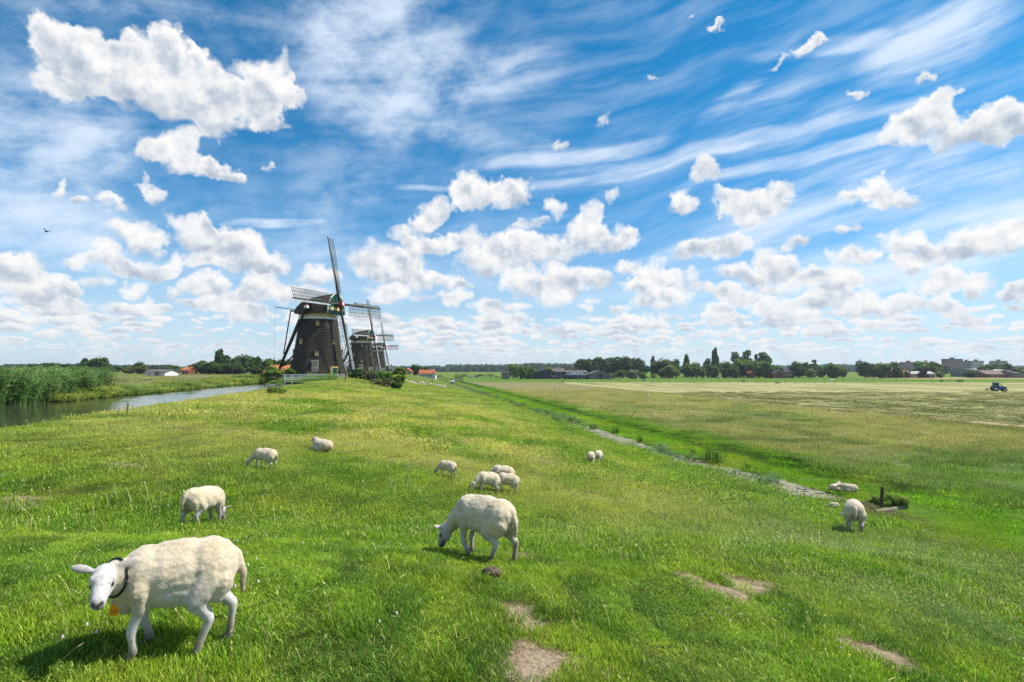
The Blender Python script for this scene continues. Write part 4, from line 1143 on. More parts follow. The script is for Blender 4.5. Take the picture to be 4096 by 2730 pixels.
def make_mill(detail=True):
    root = empty('windmill', (0, 0, 0), rz=math.atan2(-.33, .94))
    P = lambda mb, n, m_, par=root, sm=False: mb.build(n, m_, par, smooth=sm)
    # thatched body: overlapping courses, each stepping out over the one below
    g = MB(); rings = []; rr = random.Random(3)
    z = .55; n = 36; dz = (10.8 - .55) / n
    per = 6
    for i in range(n):
        for (zz, off) in ((z, .12), (z + dz * .92, -.005)):
            ring = []
            base = octring(body_r(zz) + off, zz)
            for a in range(8):
                p, q = Vector(base[a]), Vector(base[(a + 1) % 8])
                for j in range(per):
                    v = p.lerp(q, j / per)
                    w = rr.uniform(-.018, .018); k_ = 1 + w / 4.5
                    if j == 0: k_ -= .012
                    ring.append((v.x * k_, v.y * k_, zz + rr.uniform(-.022, .022)))
            rings.append(ring)
        z += dz
    vs = [v for r_ in rings for v in r_]; m8 = 8 * per; fs = []
    for i in range(len(rings) - 1):
        for j in range(m8):
            fs.append((i * m8 + j, i * m8 + (j + 1) % m8, (i + 1) * m8 + (j + 1) % m8, (i + 1) * m8 + j))
    g.add(vs, fs); P(g, 'thatched_body', THATCH)
    def octwall(name, r0, z0, r1, z1, m_, cap_=True):
        g = MB(); a = octring(r0, z0); b = octring(r1, z1)
        fs = [(i, (i + 1) % 8, 8 + (i + 1) % 8, 8 + i) for i in range(8)]
        if cap_: fs += [tuple(range(8))[::-1], tuple(range(8, 16))]
        g.add(a + b, fs); return P(g, name, m_)
    octwall('base_wall', 5.15, -1.2, 5.15, .62, M_WHITE)
    octwall('white_band', 3.74, 10.72, 3.72, 11.14, M_WHITE)
    octwall('ochre_band', 3.62, 11.1, 3.78, 11.85, M_CREAM)
    # cap
    secs = [(-4.85, .5, 12.35, 13.0), (-4.1, 2.1, 11.95, 13.65), (-2.5, 3.45, 11.65, 14.55), (-.6, 3.98, 11.58, 15.02), (1.4, 3.72, 11.62, 15.3), (3.05, 3.0, 11.75, 15.55), (3.72, 2.62, 11.85, 15.62)]
    fine = []
    N = 19
    for i in range(N):
        x = secs[0][0] + (secs[-1][0] - secs[0][0]) * i / (N - 1)
        fine.append((x,) + tuple(float(np.interp(x, [s[0] for s in secs], [s[k_] for s in secs])) for k_ in (1, 2, 3)))
    g = MB(); vs = []; T = 15
    for (x, w, e, r_) in fine:
        for j in range(T):
            t = math.pi * j / (T - 1)
            cy, sz = math.cos(t), math.sin(t)
            jag = .05 if (j % 2) else 0
            vs.append((x, w * math.copysign(abs(cy) ** .9, cy) * (1 - jag * .3), e + (r_ - e) * sz ** 1.25 + jag))
    fs = []
    for i in range(N - 1):
        for j in range(T - 1):
            fs.append((i * T + j, (i + 1) * T + j, (i + 1) * T + j + 1, i * T + j + 1))
        fs.append((i * T, i * T + T - 1, (i + 1) * T + T - 1, (i + 1) * T))
    fs.append(tuple(range(T))); fs.append(tuple((N - 1) * T + j for j in range(T))[::-1])
    g.add(vs, fs); P(g, 'cap', THATCH)
    # front gable of green boards with white edging and the decorated beard board
    g = MB()
    def gab(s_, z0=11.75): return [(-2.5 * s_, z0), (2.5 * s_, z0), (2.45 * s_, 13.1), (1.75 * s_, 14.6), (.6 * s_, 15.45), (-.6 * s_, 15.45), (-1.75 * s_, 14.6), (-2.45 * s_, 13.1)]
    ga = P(g.prism(gab(1.0), 3.76, 3.9, 'x'), 'gable', M_GREEN)
    for i in range(10):
        zz = 12.1 + i * .34; w = 2.3 if zz < 13.2 else 2.3 - (zz - 13.2) * .95
        if w > .3: P(MB().box(3.9, 3.93, -w, w, zz, zz + .29), 'board', M_GREEN, ga)
    g = MB(); o = gab(1.03)
    for a, b in zip(o[2:], o[3:] + o[:1]): g.bar((3.95, a[0], a[1]), (3.95, b[0], b[1]), .14, up=(1, 0, 0))
    g.bar((3.95, o[1][0], o[1][1]), (3.95, o[2][0], o[2][1]), .14, up=(1, 0, 0))
    P(g, 'gable_trim', M_WHITE)
    P(MB().prism([(-2.3, 12.25), (-2.3, 11.65), (-1.5, 11.8), (-1.0, 11.45), (-.35, 11.6), (0, 11.2), (.35, 11.6), (1.0, 11.45), (1.5, 11.8), (2.3, 11.65), (2.3, 12.25)], 3.98, 4.06, 'x'), 'beard_board', M_GREEN)
    P(MB().prism([(-1.5, 11.72), (-1.0, 11.36), (-.35, 11.5), (0, 11.08), (.35, 11.5), (1.0, 11.36), (1.5, 11.72), (1.0, 11.46), (.35, 11.62), (0, 11.22), (-.35, 11.62), (-1.0, 11.46)], 3.96, 4.04, 'x'), 'beard_trim', M_WHITE)
    P(MB().box(3.94, 4.0, -1.5, 1.5, 12.35, 12.95), 'hatch', M_CREAM)
    for sgn in (-1, 1): P(MB().box(3.5, 4.25, sgn * 2.0 - .22, sgn * 2.0 + .22, 12.3, 12.75), 'beam_head', M_WHITE)
    P(MB().tube([(3.6, 0, 13.2), (5.3, 0, 13.55)], [.36, .30], 10), 'windshaft', M_BLACK)
    # sails
    A = R(12); ax = Vector((math.cos(A), 0, math.sin(A))); hub = Vector((4.9, 0, 13.5))
    th = R(1.5); up0 = Vector((-math.sin(A), 0, math.cos(A))); hh0 = Vector((0, 1, 0))
    up = up0 * math.cos(th) - hh0 * math.sin(th); hh = hh0 * math.cos(th) + up0 * math.sin(th)
    g = MB(); g.bar(hub - ax * .45, hub + ax * .55, .82); P(g, 'hub', M_RED)
    g = MB(); g.bar(hub + ax * .55, hub + ax * .60, .5); P(g, 'hub_plate', M_WHITE)
    for bi, (d, t) in enumerate(((up, hh), (hh, -up), (-up, -hh), (-hh, up))):
        off = ax * (.22 if bi % 2 else -.18)
        o = hub + off
        g = MB(); g.bar(o, o + d * 13.3, .40, .17, .34, .15, up=ax); st = P(g, 'sail', M_BLACK)
        g = MB(); L = 13.1
        def pt(r_, w_): return o + d * r_ + t * w_ - ax * (w_ * (.42 - .32 * r_ / L)) + ax * .06
        r_ = 2.5
        while r_ < 13.25:
            g.bar(pt(r_, -.2), pt(r_, 1.95), .06, up=ax); r_ += .42
        for w_ in (.62, 1.28, 1.92): g.bar(pt(2.5, w_), pt(13.2, w_), .055, up=ax)
        P(g, 'lattice', M_LATTICE, st)
        g = MB(); r_ = 3.7
        while r_ < 12.9:
            r2 = min(r_ + 2.25, 13.1)
            a0, a1 = o + d * r_ - t * .16, o + d * r2 - t * .15
            b0, b1 = o + d * r_ - t * .62 + ax * .26, o + d * r2 - t * .56 + ax * .20
            nn = ax * .035
            g.add([a0, a1, b1, b0, a0 + nn, a1 + nn, b1 + nn, b0 + nn], [(0, 1, 2, 3), (7, 6, 5, 4), (0, 4, 5, 1), (1, 5, 6, 2), (2, 6, 7, 3), (3, 7, 4, 0)])
            r_ += 2.36
        P(g, 'wind_board', M_BOARD, st)
        g = MB(); pts = [o + d * (1.2 + 11.0 * q) + t * (.05 + .22 * math.sin(q * 9 + bi)) + ax * .22 for q in [i / 12 for i in range(13)]]
        g.tube(pts, .035, 5); P(g, 'sail_rope', M_ROPE, st)
    # tail: pole, long and short beams with their braces, winch
    tail = Vector((-8.9, 0, 1.7))
    P(MB().bar((-3.9, 0, 12.0), tail, .42, .36), 'tail_pole', M_BLACK)
    P(MB().bar((1.0, -4.9, 12.75), (1.0, 4.9, 12.75), .32), 'long_beam', M_BLACK)
    P(MB().bar((-4.6, -2.3, 12.45), (-4.6, 2.3, 12.45), .28), 'short_beam', M_BLACK)
    for sg in (-1, 1):
        P(MB().box(.7, 1.3, sg * 4.75 - .3, sg * 4.75 + .3, 12.5, 12.98), 'beam_end', M_WHITE)
        P(MB().box(.85, 1.15, sg * 4.75 - .18, sg * 4.75 + .18, 12.98, 13.3), 'beam_cap', M_RED)
        P(MB().bar((1.0, sg * 4.7, 12.65), tail + Vector((.5, sg * .25, .4)), .28, .24), 'long_brace', M_BLACK)
        P(MB().bar((-4.7, sg * 2.2, 12.4), tail + Vector((.9, sg * .1, 2.7)), .17), 'short_brace', M_BLACK)
    P(MB().bar(tail + Vector((.1, 0, .2)), (-5.1, -.4, 2.9), .2), 'tail_strut', M_BLACK)
    w_ = MB(); w_.bar(tail + Vector((0, -.9, -.7)), tail + Vector((0, .9, -.7)), .3)
    for i in range(8):
        a = i * math.pi / 4; w_.bar(tail + Vector((-.1, .9, -.7)), tail + Vector((-.1 + .95 * math.cos(a), .9, -.7 + .95 * math.sin(a))), .07)
    w_.bar(tail + Vector((0, 0, .3)), tail + Vector((0, 0, -1.4)), .26)
    P(w_, 'winch', M_BLACK)
    P(MB().bar((-4.2, -1.2, 12.75), (-8.9, -1.6, 13.35), .12), 'brake_lever', M_BLACK)
    P(MB().tube([(-8.85, -1.6, 13.3), (-8.9, -1.6, 1.6)], .022, 4).tube([(-8.9, -1.6, 3.6), (-8.9, -1.6, 1.7)], .07, 6), 'brake_rope', M_BLACK)
    P(MB().tube([(-4.9, .5, 13.0), (-6.3, .6, 3.0)], .018, 4).tube([(-4.9, .9, 13.0), (-5.9, .9, 6.0)], .018, 4), 'hoist_rope', M_BLACK)
    # windows and doors on the facets
    def facet_frame(k_, off, z):
        a = R(FACET0 + 45 * k_); ap = body_r(z) * math.cos(R(22.5)) if z > .56 else 5.15 * math.cos(R(22.5))
        nrm = Vector((math.cos(a), math.sin(a), 0)); tan = Vector((-math.sin(a), math.cos(a), 0))
        return nrm, tan, nrm * ap + tan * off + Vector((0, 0, z))
    def slab(nrm, tan, c, w, h, d0, d1, zc=0.0):
        g = MB(); vs = []
        for d_ in (d0, d1):
            for i, j in ((-1, -1), (1, -1), (1, 1), (-1, 1)): vs.append(c + tan * (i * w / 2) + nrm * d_ + Vector((0, 0, j * h / 2 + zc)))
        g.add(vs, [(3, 2, 1, 0), (4, 5, 6, 7), (0, 1, 5, 4), (1, 2, 6, 5), (2, 3, 7, 6), (3, 0, 4, 7)]); return g
    def window(k_, off, z, w, h, small=True):
        n_, t_, c = facet_frame(k_, off, z)
        f = P(slab(n_, t_, c, w, h, -.4, .30), 'window', M_CREAM)
        P(slab(n_, t_, c, w * .66, h * (.42 if small else .86), .28, .315, zc=h * (.22 if small else 0)), 'pane', M_GLASS, f)
        if not small:
            for i in range(1, 3): P(slab(n_, t_, c + t_ * (w * .66 * (i / 3 - .5)), .045, h * .86, .31, .335), 'glazing_bar', M_WHITE, f)
            for i in range(1, 6): P(slab(n_, t_, c + Vector((0, 0, h * .86 * (i / 6 - .5))), w * .66, .045 if i != 3 else .1, .31, .335), 'glazing_bar', M_WHITE, f)
            P(slab(n_, t_, c, w * 1.25, .09, -.1, .42, zc=h * .52), 'window_hood', M_WHITE, f)
        else:
            P(slab(n_, t_, c, w * 1.3, .14, -.3, .36, zc=h * .56), 'window_hood', THATCH, f)
    window(0, .0, 9.9, .55, .9); window(-1, 0, 6.5, .5, 1.0); window(1, .0, 6.5, .5, 1.0); window(0, -.05, 4.35, .62, .9)
    window(0, -.25, 1.75, 1.15, 2.3, small=False)
    window(2, 0, 4.5, .6, 1.0); window(3, 0, 6.5, .6, 1.0); window(-2, 0, 4.5, .6, 1.0)
    n_, t_, c = facet_frame(1, -1.0, .85)
    f = P(slab(n_, t_, c, 1.6, 2.1, -.5, .42), 'door', M_CREAM)
    for i in range(2): P(slab(n_, t_, c + t_ * (i - .5) * .62, .58, 1.8, .40, .45, zc=-.05), 'door_leaf', M_GREEN, f)
    # opening in the side of the cap where the long beam comes out
    P(MB().box(.3, 1.7, -4.1, -3.0, 12.3, 13.9), 'cap_opening', M_BLACK)
    return root

def copy_tree(o, parent=None):
    c = o.copy(); COL.objects.link(c); c.parent = parent
    for ch in list(o.children): copy_tree(ch, c)
    return c

mill = make_mill()
mill.location = (MILLS[0][0], MILLS[0][1], MILL_Z)
tag(mill, 'nearest and largest thatched windmill with dark tail poles behind the white footbridge', 'windmill', 'thatched windmills in a row along the dike')
for i, lb in ((1, 'second thatched windmill, half size, rising behind the green bushes'), (2, 'farthest and smallest windmill, mostly hidden behind the second one')):
    c = copy_tree(mill); c.location = (MILLS[i][0], MILLS[i][1], MILL_Z); c['label'] = lb

# ------------------------------------------------------------------ white footbridge and fences by the mill
def footbridge():
    A, B = at(1137, 1530, 94.0), at(1378, 1514, 97.0)
    root = empty('footbridge', A); d = (B - A); d.z = 0; L = d.length; d.normalize()
    root.rotation_euler = (0, 0, math.atan2(d.y, d.x))
    tag(root, 'white wooden footbridge with three-rail handrails in front of the first windmill', 'footbridge')
    n = 9
    for side, y in ((0, 0), (1, 2.2)):
        for i in range(n):
            MB().box(L * i / (n - 1) - .06, L * i / (n - 1) + .06, y - .06, y + .06, -.35, 1.28).build('post', M_WHITE, root)
        for h in (.42, .80, 1.20):
            MB().box(-.3, L + .3, y - .085, y - .06, h - .055, h + .055).build('rail', M_WHITE, root)
    for i in range(int(L / .25)):
        MB().box(i * .25, i * .25 + .235, .06, 2.14, -.12, -.04).build('plank', M_DWOOD, root)
    MB().box(-.2, L + .2, .1, .3, -.32, -.12).box(-.2, L + .2, 1.9, 2.1, -.32, -.12).build('girder', M_DWOOD, root)
footbridge()
def rail_fence(name, label, pts, h=1.1, rails=(.45, .8, 1.08), mat_=None, spacing=2.2, cat='fence', th=.09, z_off=0.0):
    mat_ = mat_ or M_DWOOD
    root = empty(name, pts[0]); tag(root, label, cat)
    o = Vector(pts[0])
    for a, b in zip(pts[:-1], pts[1:]):
        a, b = Vector(a), Vector(b); L = (b - a).length; n = max(1, round(L / spacing))
        for i in range(n + 1):
            p = a.lerp(b, i / n) - o
            MB().box(p.x - th / 2, p.x + th / 2, p.y - th / 2, p.y + th / 2, p.z - .3, p.z + h + .08).build('post', mat_, root)
        for r_ in rails:
            MB().bar(a - o + Vector((0, 0, r_)), b - o + Vector((0, 0, r_)), th * .5, h0=th, up=(0, 0, 1)).build('rail', mat_, root)
    return root
rail_fence('wooden_fence', 'dark wooden rail fence between the footbridge and the bushes', [at(1382, 1512, 92), at(1408, 1508, 92), at(1440, 1506, 90), at(1500, 1522, 84)], th=.13)
rail_fence('wooden_fence', 'short dark rail at the left end of the white footbridge', [at(1108, 1528, 96), at(1133, 1529, 94)], th=.12)

# ------------------------------------------------------------------ bushes on the dike
M_TWIG = simple('twigs', (.12, .085, .065), .9, .3, 4)
def bush(X, Y, wpx, hpx, label, col, kind='bush', n=3200, group=None, depth=None, size=None, name='bush', cat='bush', twiggy=False):
    if depth is None: g_ = ground_at(X, Y)
    else: g_ = at(X, Y, depth)
    d = g_.y; Wd = wpx / FPX * d; H = hpx / FPX * d
    root = empty(name, g_, rz=random.random() * 6.28); tag(root, label, cat, group)
    size = .55 * (size or max(.05, min(.16, 26 / FPX * d / Wd * .5)))
    me = crown_mesh(kind, int(X * 7 + Y), n, size)
    c = link('foliage', me, root, (0, 0, -.05)); c.scale = (Wd * 1.15, Wd * 1.15, H * 1.1); c.color = (*[min(.3, v * 2.8) for v in col], 1)
    g = MB(); r = random.Random(int(X))
    for i in range(34 if twiggy else 9):
        a = r.random() * 6.28; q = r.uniform(.2, .48) * Wd
        g.tube([(q * .1 * math.cos(a), q * .1 * math.sin(a), -.1), (q * .5 * math.cos(a), q * .5 * math.sin(a), H * .5), (q * math.cos(a), q * math.sin(a), H * r.uniform(.6, 1.0))], [Wd * .02, Wd * .012, Wd * .005], 5)
    g.build('stem', M_TWIG if twiggy else BARK, root)
    return root
bg_ = 'bushes on the dike right of the first windmill'
bush(1425, 1512, 60, 42, 'dark green bush closest to the sails of the first windmill', (.05, .10, .02), group=bg_)
bush(1462, 1520, 66, 44, 'bright green broad bush left of the dark elder bushes', (.10, .17, .03), group=bg_)
bush(1505, 1530, 60, 50, 'dark-topped bush in the middle of the row below the second windmill', (.035, .065, .016), group=bg_)
bush(1500, 1542, 50, 34, 'pale silvery green bush low in front of the dark-topped one', (.12, .17, .06), group=bg_)
bush(1545, 1532, 56, 52, 'mid green bush left of the purple-brown twiggy one', (.055, .10, .022), group=bg_)
bush(1550, 1552, 62, 46, 'twiggy purple-brown bush on the slope', (.06, .055, .03), n=500, twiggy=True, group=bg_)
bush(1590, 1560, 50, 40, 'dark green bush at the foot of the small yellow-green tree', (.025, .055, .012), group=bg_)
bush(1490, 1553, 14, 13, 'tiny lone tuft-like bush on the slope below the fence', (.04, .075, .015), n=400)
t_ = tree('open', 1597, 1474, 66, ground_at(1597, 1556).y, 'small bushy yellow-green tree at the right end of the dike bushes', (.19, .27, .04), low=.2, name='small_tree')
bush(1100, 1500, 90, 40, 'bright green bush left of the white footbridge', (.085, .16, .025), depth=99)
bush(1075, 1506, 60, 30, 'green bush at the canal end left of the footbridge', (.07, .13, .03), depth=96)
bush(1158, 1494, 40, 24, 'low bush under the windmill tail pole', (.05, .09, .02), depth=101)
bush(1108, 1578, 74, 36, 'leafy green clump at the edge of the canal bank', (.085, .17, .025), kind='bush', n=1500)
bush(3590, 2028, 110, 62, 'bright leafy bramble bush beside the concrete culvert', (.080, .155, .018), n=3600, size=.07)
bush(3505, 2012, 60, 44, 'smaller bramble bush left of the wooden post', (.085, .15, .02), n=2400, size=.08)

# ------------------------------------------------------------------ houses, barns and towers
def roof_material(name, c1, c2, rows=4.0):
    m_, k, out = mat(name)
    tc = k.n('ShaderNodeTexCoord').outputs['Object']
    n = k.noise(tc, 2.2, 4, .7); n2 = k.noise(tc, 11, 3, .6)
    c = k.mix(k.ss(k.m('ADD', k.m('MULTIPLY', n, .6), k.m('MULTIPLY', n2, .4)), .38, .62), (*c1, 1), (*c2, 1))
    principled(k, out, c, .8, .2, n2, .03, .6)
    return m_
R_RED = roof_material('red_roof_tiles', (.36, .105, .045), (.50, .17, .07))
R_ORANGE = roof_material('old_orange_tiles', (.36, .12, .035), (.56, .23, .075))
R_GREY = roof_material('grey_roof', (.085, .08, .078), (.15, .14, .135))
R_DARK = roof_material('dark_roof', (.035, .037, .045), (.06, .06, .068))
R_PALE = roof_material('pale_sheet_roof', (.34, .33, .30), (.46, .45, .42))
R_BLUE = roof_material('slate_blue_roof', (.05, .065, .10), (.085, .105, .15))
R_BROWN = roof_material('brown_roof', (.15, .105, .08), (.22, .16, .12))
W_WHITE = simple('white_wall', (.70, .69, .66), .8, .12, 2)
W_BRICK = simple('red_brick_wall', (.17, .065, .045), .9, .3, 3)
W_BROWN = simple('brown_brick_wall', (.085, .048, .038), .9, .3, 3)
W_BLUE = simple('dark_blue_cladding', (.022, .040, .062), .6, .2, 2)
W_GREY = simple('grey_boards', (.15, .15, .15), .8, .25, 2)
W_TAN = simple('tan_wall', (.34, .26, .16), .8, .2, 2)
W_TEAL = simple('teal_glass_wall', (.05, .10, .12), .35, .2, 2, spec=.7)
W_LGREY = simple('light_concrete', (.30, .32, .34), .7, .15, 2)

def building(name, label, X0, X1, ridge, eave, depth, long, wall, roof, cat='house', gable='side', base=None, windows=(), doors=(), chimneys=(), trim=None, group=None, hip=0.0, over=.35, zb=None, rows=0):
    """X0..X1 its width in the photograph, ridge and eave rows; gable 'side': the ridge runs left-right, 'front': the gable faces us"""
    x0, x1 = ray(X0, 1476)[0] * depth, ray(X1, 1476)[0] * depth
    cx = (x0 + x1) / 2; w = (x1 - x0)
    zb_ = min(hz(cx, depth), hz(cx, depth + long)) if zb is None else zb
    zr, ze = ray(cx, ridge)[1] * depth, ray(cx, eave)[1] * depth
    zr = at(2048, ridge, depth + (long / 2 if gable == 'side' else 0)).z; ze = at(2048, eave, depth).z
    root = empty(name, (cx, depth, zb_)); tag(root, label, cat, group)
    H, E = zr - zb_, ze - zb_
    hw = w / 2
    g = MB()
    if gable == 'side': g.prism([(0, -.5), (long, -.5), (long, E), (long / 2, H - .12), (0, E)], -hw + over, hw - over, 'x')
    elif gable == 'flat': g.box(-hw, hw, 0, long, -.5, H)
    else: g.prism([(-hw + over, -.5), (hw - over, -.5), (hw - over, E), (0, H - .12), (-hw + over, E)], 0, long, 'y')
    g.build('wall', wall, root)
    rf = None
    if gable == 'side':
        sl = (H - E) / (long / 2)
        rf = MB().add([(-hw, -over, E - over * sl), (hw, -over, E - over * sl), (hw - hip, long / 2, H), (-hw + hip, long / 2, H), (hw, long + over, E - over * sl), (-hw, long + over, E - over * sl),
                       (-hw, -over, E - over * sl + .16), (hw, -over, E - over * sl + .16), (hw - hip, long / 2, H + .18), (-hw + hip, long / 2, H + .18), (hw, long + over, E - over * sl + .16), (-hw, long + over, E - over * sl + .16)],
                      [(1, 0, 3, 2), (2, 3, 5, 4), (6, 7, 8, 9), (9, 8, 10, 11), (0, 1, 7, 6), (4, 5, 11, 10), (1, 2, 8, 7), (2, 4, 10, 8), (0, 6, 9, 3), (3, 9, 11, 5)]).build('roof', roof, root)
        if rows:
            for i in range(rows):       # courses of pantiles, each lapping the one below
                t0, t1 = i / rows, (i + 1) / rows
                y0, y1 = -over + (long / 2 + over) * t0, -over + (long / 2 + over) * t1
                z0, z1 = E - over * sl + .17 + (H - E + over * sl) * t0, E - over * sl + .17 + (H - E + over * sl) * t1
                g = MB(); n = int(w / .42)
                for j in range(n):
                    xa = -hw + w * j / n; xb = -hw + w * (j + .82) / n; xm = (xa + xb) / 2
                    g.add([(xa, y0, z0 + .04), (xb, y0, z0 + .04), (xb, y1, z1), (xa, y1, z1), (xm, y0, z0 + .13), (xm, y1, z1 + .09)], [(0, 4, 5, 3), (4, 1, 2, 5), (0, 1, 4)])
                tg = g.build('tile_course', roof, rf); tg['kind'] = 'stuff'
    elif gable == 'front':
        sl = (H - E) / hw
        rf = MB().add([(-hw - .1, -over, E - over * sl), (0, -over, H), (hw + .1, -over, E - over * sl), (-hw - .1, long + over, E - over * sl), (0, long + over, H), (hw + .1, long + over, E - over * sl),
                       (-hw - .1, -over, E - over * sl + .2), (0, -over, H + .22), (hw + .1, -over, E - over * sl + .2), (-hw - .1, long + over, E - over * sl + .2), (0, long + over, H + .22), (hw + .1, long + over, E - over * sl + .2)],
                      [(0, 1, 4, 3), (1, 2, 5, 4), (7, 6, 9, 10), (8, 7, 10, 11), (0, 6, 7, 1), (1, 7, 8, 2), (0, 3, 9, 6), (2, 8, 11, 5), (3, 4, 10, 9), (4, 5, 11, 10)]).build('roof', roof, root)
    else:
        MB().box(-hw - .2, hw + .2, -.2, long + .2, H, H + .35).build('roof', roof, root)
    if trim and gable == 'front':
        MB().bar((-hw - .1, -over - .06, E - over * sl + .05), (0, -over - .06, H + .08), .16).bar((hw + .1, -over - .06, E - over * sl + .05), (0, -over - .06, H + .08), .16).build('barge_board', trim, root)
    for (fx, fz, ww, wh) in windows:                  # share of the width, share of the wall height, size in metres
        f = MB().box(hw * fx - ww / 2, hw * fx + ww / 2, -.10, .1, E * fz - wh / 2, E * fz + wh / 2).build('window', M_WHITE, root)
        MB().box(hw * fx - ww * .4, hw * fx + ww * .4, -.13, -.09, E * fz - wh * .4, E * fz + wh * .4).build('pane', M_GLASS, f)
    for (fx, ww, wh, m_) in doors:
        MB().box(hw * fx - ww / 2, hw * fx + ww / 2, -.09, .1, -.1, wh).build('door', m_, root)
    for fx in chimneys:
        MB().box(hw * fx - .35, hw * fx + .35, long / 2 - .35, long / 2 + .35, H - .6, H + .9).build('chimney', W_BRICK, rf or root)
    return root
# left side
building('tiled_shed', 'orange pantiled shed roof behind the tail of the first windmill', 1052, 1235, 1464, 1491, 132, 9, W_BRICK, R_ORANGE, 'shed', rows=11)
building('white_barn', 'long white barn with a dark roof on the left horizon', 576, 664, 1480, 1490, 200, 8, W_WHITE, R_GREY, 'barn', windows=((-.5, .4, .6, .5), (0, .4, .6, .5), (.5, .4, .6, .5)), doors=((.2, 1.4, 1.5, W_GREY),))
building('red_roof_house', 'small house with an orange-red roof between the left trees', 724, 754, 1470, 1482, 250, 6, W_BRICK, R_RED, 'house', gable='side', chimneys=(.5,), windows=((0, .5, .8, .8),))
building('grey_shed', 'low grey-roofed shed above the reeds on the left', 284, 314, 1484, 1491, 215, 6, W_BROWN, R_GREY, 'shed')
building('far_flat_block', 'tiny purple-grey block on the horizon at the left edge', 14, 50, 1458, 1460, 900, 20, W_BROWN, R_DARK, 'building', gable='flat', windows=((-.5, .7, 3, 2), (.5, .7, 3, 2)))
building('far_flat_block', 'tiny pale block on the horizon beside the purple-grey one', 78, 98, 1463, 1465, 900, 20, W_LGREY, R_DARK, 'building', gable='flat', windows=((0, .7, 3, 2),))
building('far_flat_block', 'tiny grey tower top over the trees left of the slim poplar', 304, 322, 1453, 1456, 900, 15, W_LGREY, R_DARK, 'building', gable='flat', windows=((0, .9, 3, 2),))
building('orange_roof_cottage', 'orange-roofed cottage half hidden by reeds at the left edge', 8, 44, 1474, 1480, 260, 8, W_BRICK, R_ORANGE, 'house')
# beyond the mills
building('dark_house', 'dark gabled house just right of the farthest windmill', 1541, 1573, 1465, 1482, 330, 12, W_BROWN, R_DARK, 'house', gable='front', trim=M_WHITE, windows=((0, .75, 1.3, 1.6), (0, .3, 1.3, 1.3)), chimneys=(0,))
building('gabled_house', 'tan gabled house with a red roof behind the yellow-green tree', 1604, 1648, 1475, 1488, 320, 12, W_TAN, R_RED, 'house', gable='front', windows=((.4, .5, .9, 1.0),))
building('white_farmhouse', 'white farmhouse with a long bright red tiled roof', 1673, 1738, 1481, 1495, 318, 7, W_WHITE, R_RED, 'farmhouse', chimneys=(.05,), windows=tuple((x, .55, 1.0, .9) for x in (-.7, -.4, -.1, .2, .5)), rows=8)
building('white_annex', 'low white gable end attached at the right of the white farmhouse', 1730, 1744, 1490, 1496, 314, 5, W_WHITE, R_RED, 'shed', gable='front', windows=((0, .5, .6, .6),), zb=hz(ray(1737, 1476)[0] * 314, 314))
building('brick_house', 'brown brick house with white window frames left of the willow', 2004, 2040, 1484, 1493, 345, 8, W_BROWN, R_DARK, 'house', windows=((-.35, .3, 1.3, 1.5), (.55, .3, 1.4, 1.5), (-.35, .8, 1.3, 1.3), (.55, .8, 1.4, 1.3)), trim=M_WHITE)
building('blue_barn', 'big dark blue barn with a shallow grey roof', 2121, 2249, 1480, 1494, 350, 26, W_BLUE, R_DARK, 'barn', gable='front', doors=((-.5, 4.0, 3.6, W_BLUE),), windows=((.45, .5, 2.5, .6),))
building('farm_barn', 'steep grey-roofed farm barn behind the blue barn', 2205, 2266, 1472, 1488, 400, 14, W_BROWN, R_GREY, 'barn', hip=2.5, chimneys=(.4,))
building('long_stable', 'long low stable with a grey roof behind the round arena', 2262, 2350, 1483, 1491, 392, 10, W_BROWN, R_GREY, 'stable', windows=tuple((x, .5, 1.4, 1.0) for x in (-.7, -.3, .1, .5)))
building('grey_gable_shed', 'small grey shed with a pointed roof behind the long stable', 2270, 2296, 1476, 1484, 405, 8, W_GREY, R_GREY, 'shed', gable='front')
building('grey_barn', 'grey boarded barn with a wide low gable right of the round arena', 2354, 2442, 1484, 1499, 345, 18, W_GREY, R_GREY, 'barn', gable='front', doors=((.1, 4.5, 3.2, R_DARK),))
